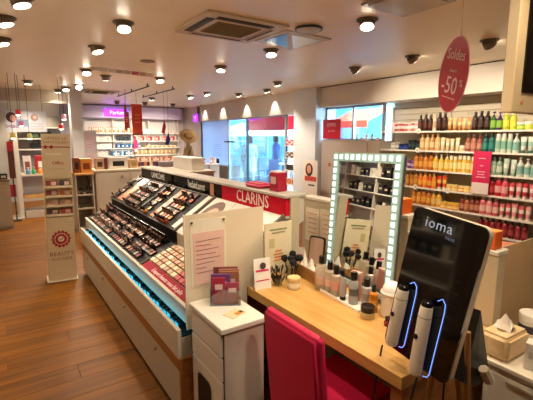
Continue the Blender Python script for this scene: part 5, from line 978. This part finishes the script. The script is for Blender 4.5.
for k, (x, y) in enumerate(((8.6, 11.6), (10.2, 13.2))):
    t = thing('cafe_table', '%s round white street cafe table' % ('nearer', 'farther')[k], 'table', (x, y, -0.05), group='street cafe tables'); link('table_top', lathe([(0.36, 0.72), (0.36, 0.75)], 20), M('#E0E8EC', 0.4), t); link('leg', tube([(0, 0, 0), (0, 0, 0.72)], 0.03), DGREY, t); link('foot', lathe([(0.22, 0), (0.22, 0.02)], 16), DGREY, t)
hb = thing('street_building', 'pale blue building front across the street with dark windows', 'building', (18, 20, -0.05)); Bx(hb, 'wall', 18, 18.4, 11, 46, -0.05, 7.5, M('#3E7CA6', 0.8))
for i in range(16):
    w_o = Bx(hb, 'window', 17.96, 18.0, 11.8+2.1*i, 13.0+2.1*i, 0.3, 2.4, M('#2A5A7A', 0.2)); link('pane', boxm(0.01, 0.5, 0.9), M('#5A9AB8', 0.1), w_o, (-0.025, 0.25, 1.1))
def person(x, y, z, label, coat, rz=0, hgt=1.72):
    t = thing('person', label, 'person', (x, y, z), (0, 0, rz)); s = hgt/1.72
    V = [(0, 0, 0.92, 0.15, 0.11), (0, 0, 1.12, 0.14, 0.10), (0, 0, 1.32, 0.18, 0.11), (0, 0, 1.44, 0.10, 0.08), (0, 0, 1.50, 0.055, 0.055), (0, -0.01, 1.58, 0.075, 0.09), (0, 0, 1.66, 0.078, 0.095), (0, 0, 1.71, 0.04, 0.05),
         (0.17, 0, 1.38, 0.06, 0.06), (0.22, 0.02, 1.12, 0.045, 0.045), (0.22, -0.06, 0.90, 0.035, 0.035), (0.22, -0.08, 0.80, 0.035, 0.02),
         (-0.17, 0, 1.38, 0.06, 0.06), (-0.22, 0.02, 1.12, 0.045, 0.045), (-0.22, -0.06, 0.90, 0.035, 0.035), (-0.22, -0.08, 0.80, 0.035, 0.02),
         (0.09, 0, 0.85, 0.09, 0.09), (0.10, -0.01, 0.48, 0.06, 0.06), (0.10, 0.01, 0.09, 0.04, 0.04), (0.10, -0.12, 0.04, 0.035, 0.03),
         (-0.09, 0, 0.85, 0.09, 0.09), (-0.10, -0.01, 0.48, 0.06, 0.06), (-0.10, 0.01, 0.09, 0.04, 0.04), (-0.10, -0.12, 0.04, 0.035, 0.03)]
    E_ = [(0, 1), (1, 2), (2, 3), (3, 4), (4, 5), (5, 6), (6, 7), (2, 8), (8, 9), (9, 10), (10, 11), (2, 12), (12, 13), (13, 14), (14, 15), (0, 16), (16, 17), (17, 18), (18, 19), (0, 20), (20, 21), (21, 22), (22, 23)]
    me = bpy.data.meshes.new('body'); me.from_pydata([(a*s, b*s, c*s) for a, b, c, _, _ in V], E_, []); o = link('body', me, M('#C8988A', 0.6), t); o.modifiers.new('skin', 'SKIN')
    for i, v in enumerate(V): me.skin_vertices[0].data[i].radius = (v[3]*s, v[4]*s); me.skin_vertices[0].data[i].use_root = i == 0
    o.modifiers.new('sub', 'SUBSURF').levels = 1; o.modifiers['sub'].render_levels = 1
    link('hair', lathe([(0.098, 1.50), (0.108, 1.60), (0.105, 1.68), (0.07, 1.74), (0.005, 1.755)], 16), M('#14121A', 0.6), t, (0, 0.02, 0), (0, 0, 0), s)
    link('coat', lathe([(0.24, 0.55), (0.22, 0.9), (0.19, 1.1), (0.235, 1.34), (0.13, 1.45), (0.07, 1.49)], 18), M(coat, 0.8), t, (0, 0, 0), (0, 0, 0), (s, s*0.72, s))
    for sx in (-1, 1): link('sleeve', tube([(sx*0.17*s, 0, 1.40*s), (sx*0.235*s, 0.02*s, 1.12*s), (sx*0.23*s, -0.06*s, 0.92*s)], [0.08*s, 0.062*s, 0.052*s]), M(coat, 0.8), t)
    link('trousers', tube([(0.09*s, 0, 0.9*s), (0.10*s, 0, 0.48*s), (0.10*s, 0, 0.08*s)], [0.11*s, 0.09*s, 0.07*s]), M('#B8CCD4', 0.8), t); link('trousers', tube([(-0.09*s, 0, 0.9*s), (-0.10*s, 0, 0.48*s), (-0.10*s, 0, 0.08*s)], [0.11*s, 0.09*s, 0.07*s]), M('#B8CCD4', 0.8), t)
person(7.0, 11.35, -0.05, 'dark-haired person in a pale coat standing outside the shop door', '#CFE6E8', R(150)); person(9.0, 12.6, -0.05, 'person in a blue coat walking among the street cafe chairs', '#2A4A86', R(60))
# orange awning seen through the high window
t = thing('awning', 'orange striped awning outside the high window', 'awning', (7.6, 6.6, 0)); link('canopy', poly_extrude([(8.2, 0, 2.38), (7.4, 0, 2.05), (7.4, 0, 2.02), (8.2, 0, 2.35)], (0, 1.3, 0)), frosted('#E8602A', 0.0, 0.4, 'orange_cloth'), t, (-7.6, 0.0, 0)); Bx(t, 'valance', 7.38, 7.4, 6.6, 7.9, 1.88, 2.04, frosted('#E85A28', 0.0, 0.4, 'orange_valance')); Bx(t, 'post', 8.2, 8.25, 6.6, 6.65, -0.05, 2.4, ALU); Bx(t, 'post', 8.2, 8.25, 7.85, 7.9, -0.05, 2.4, ALU)
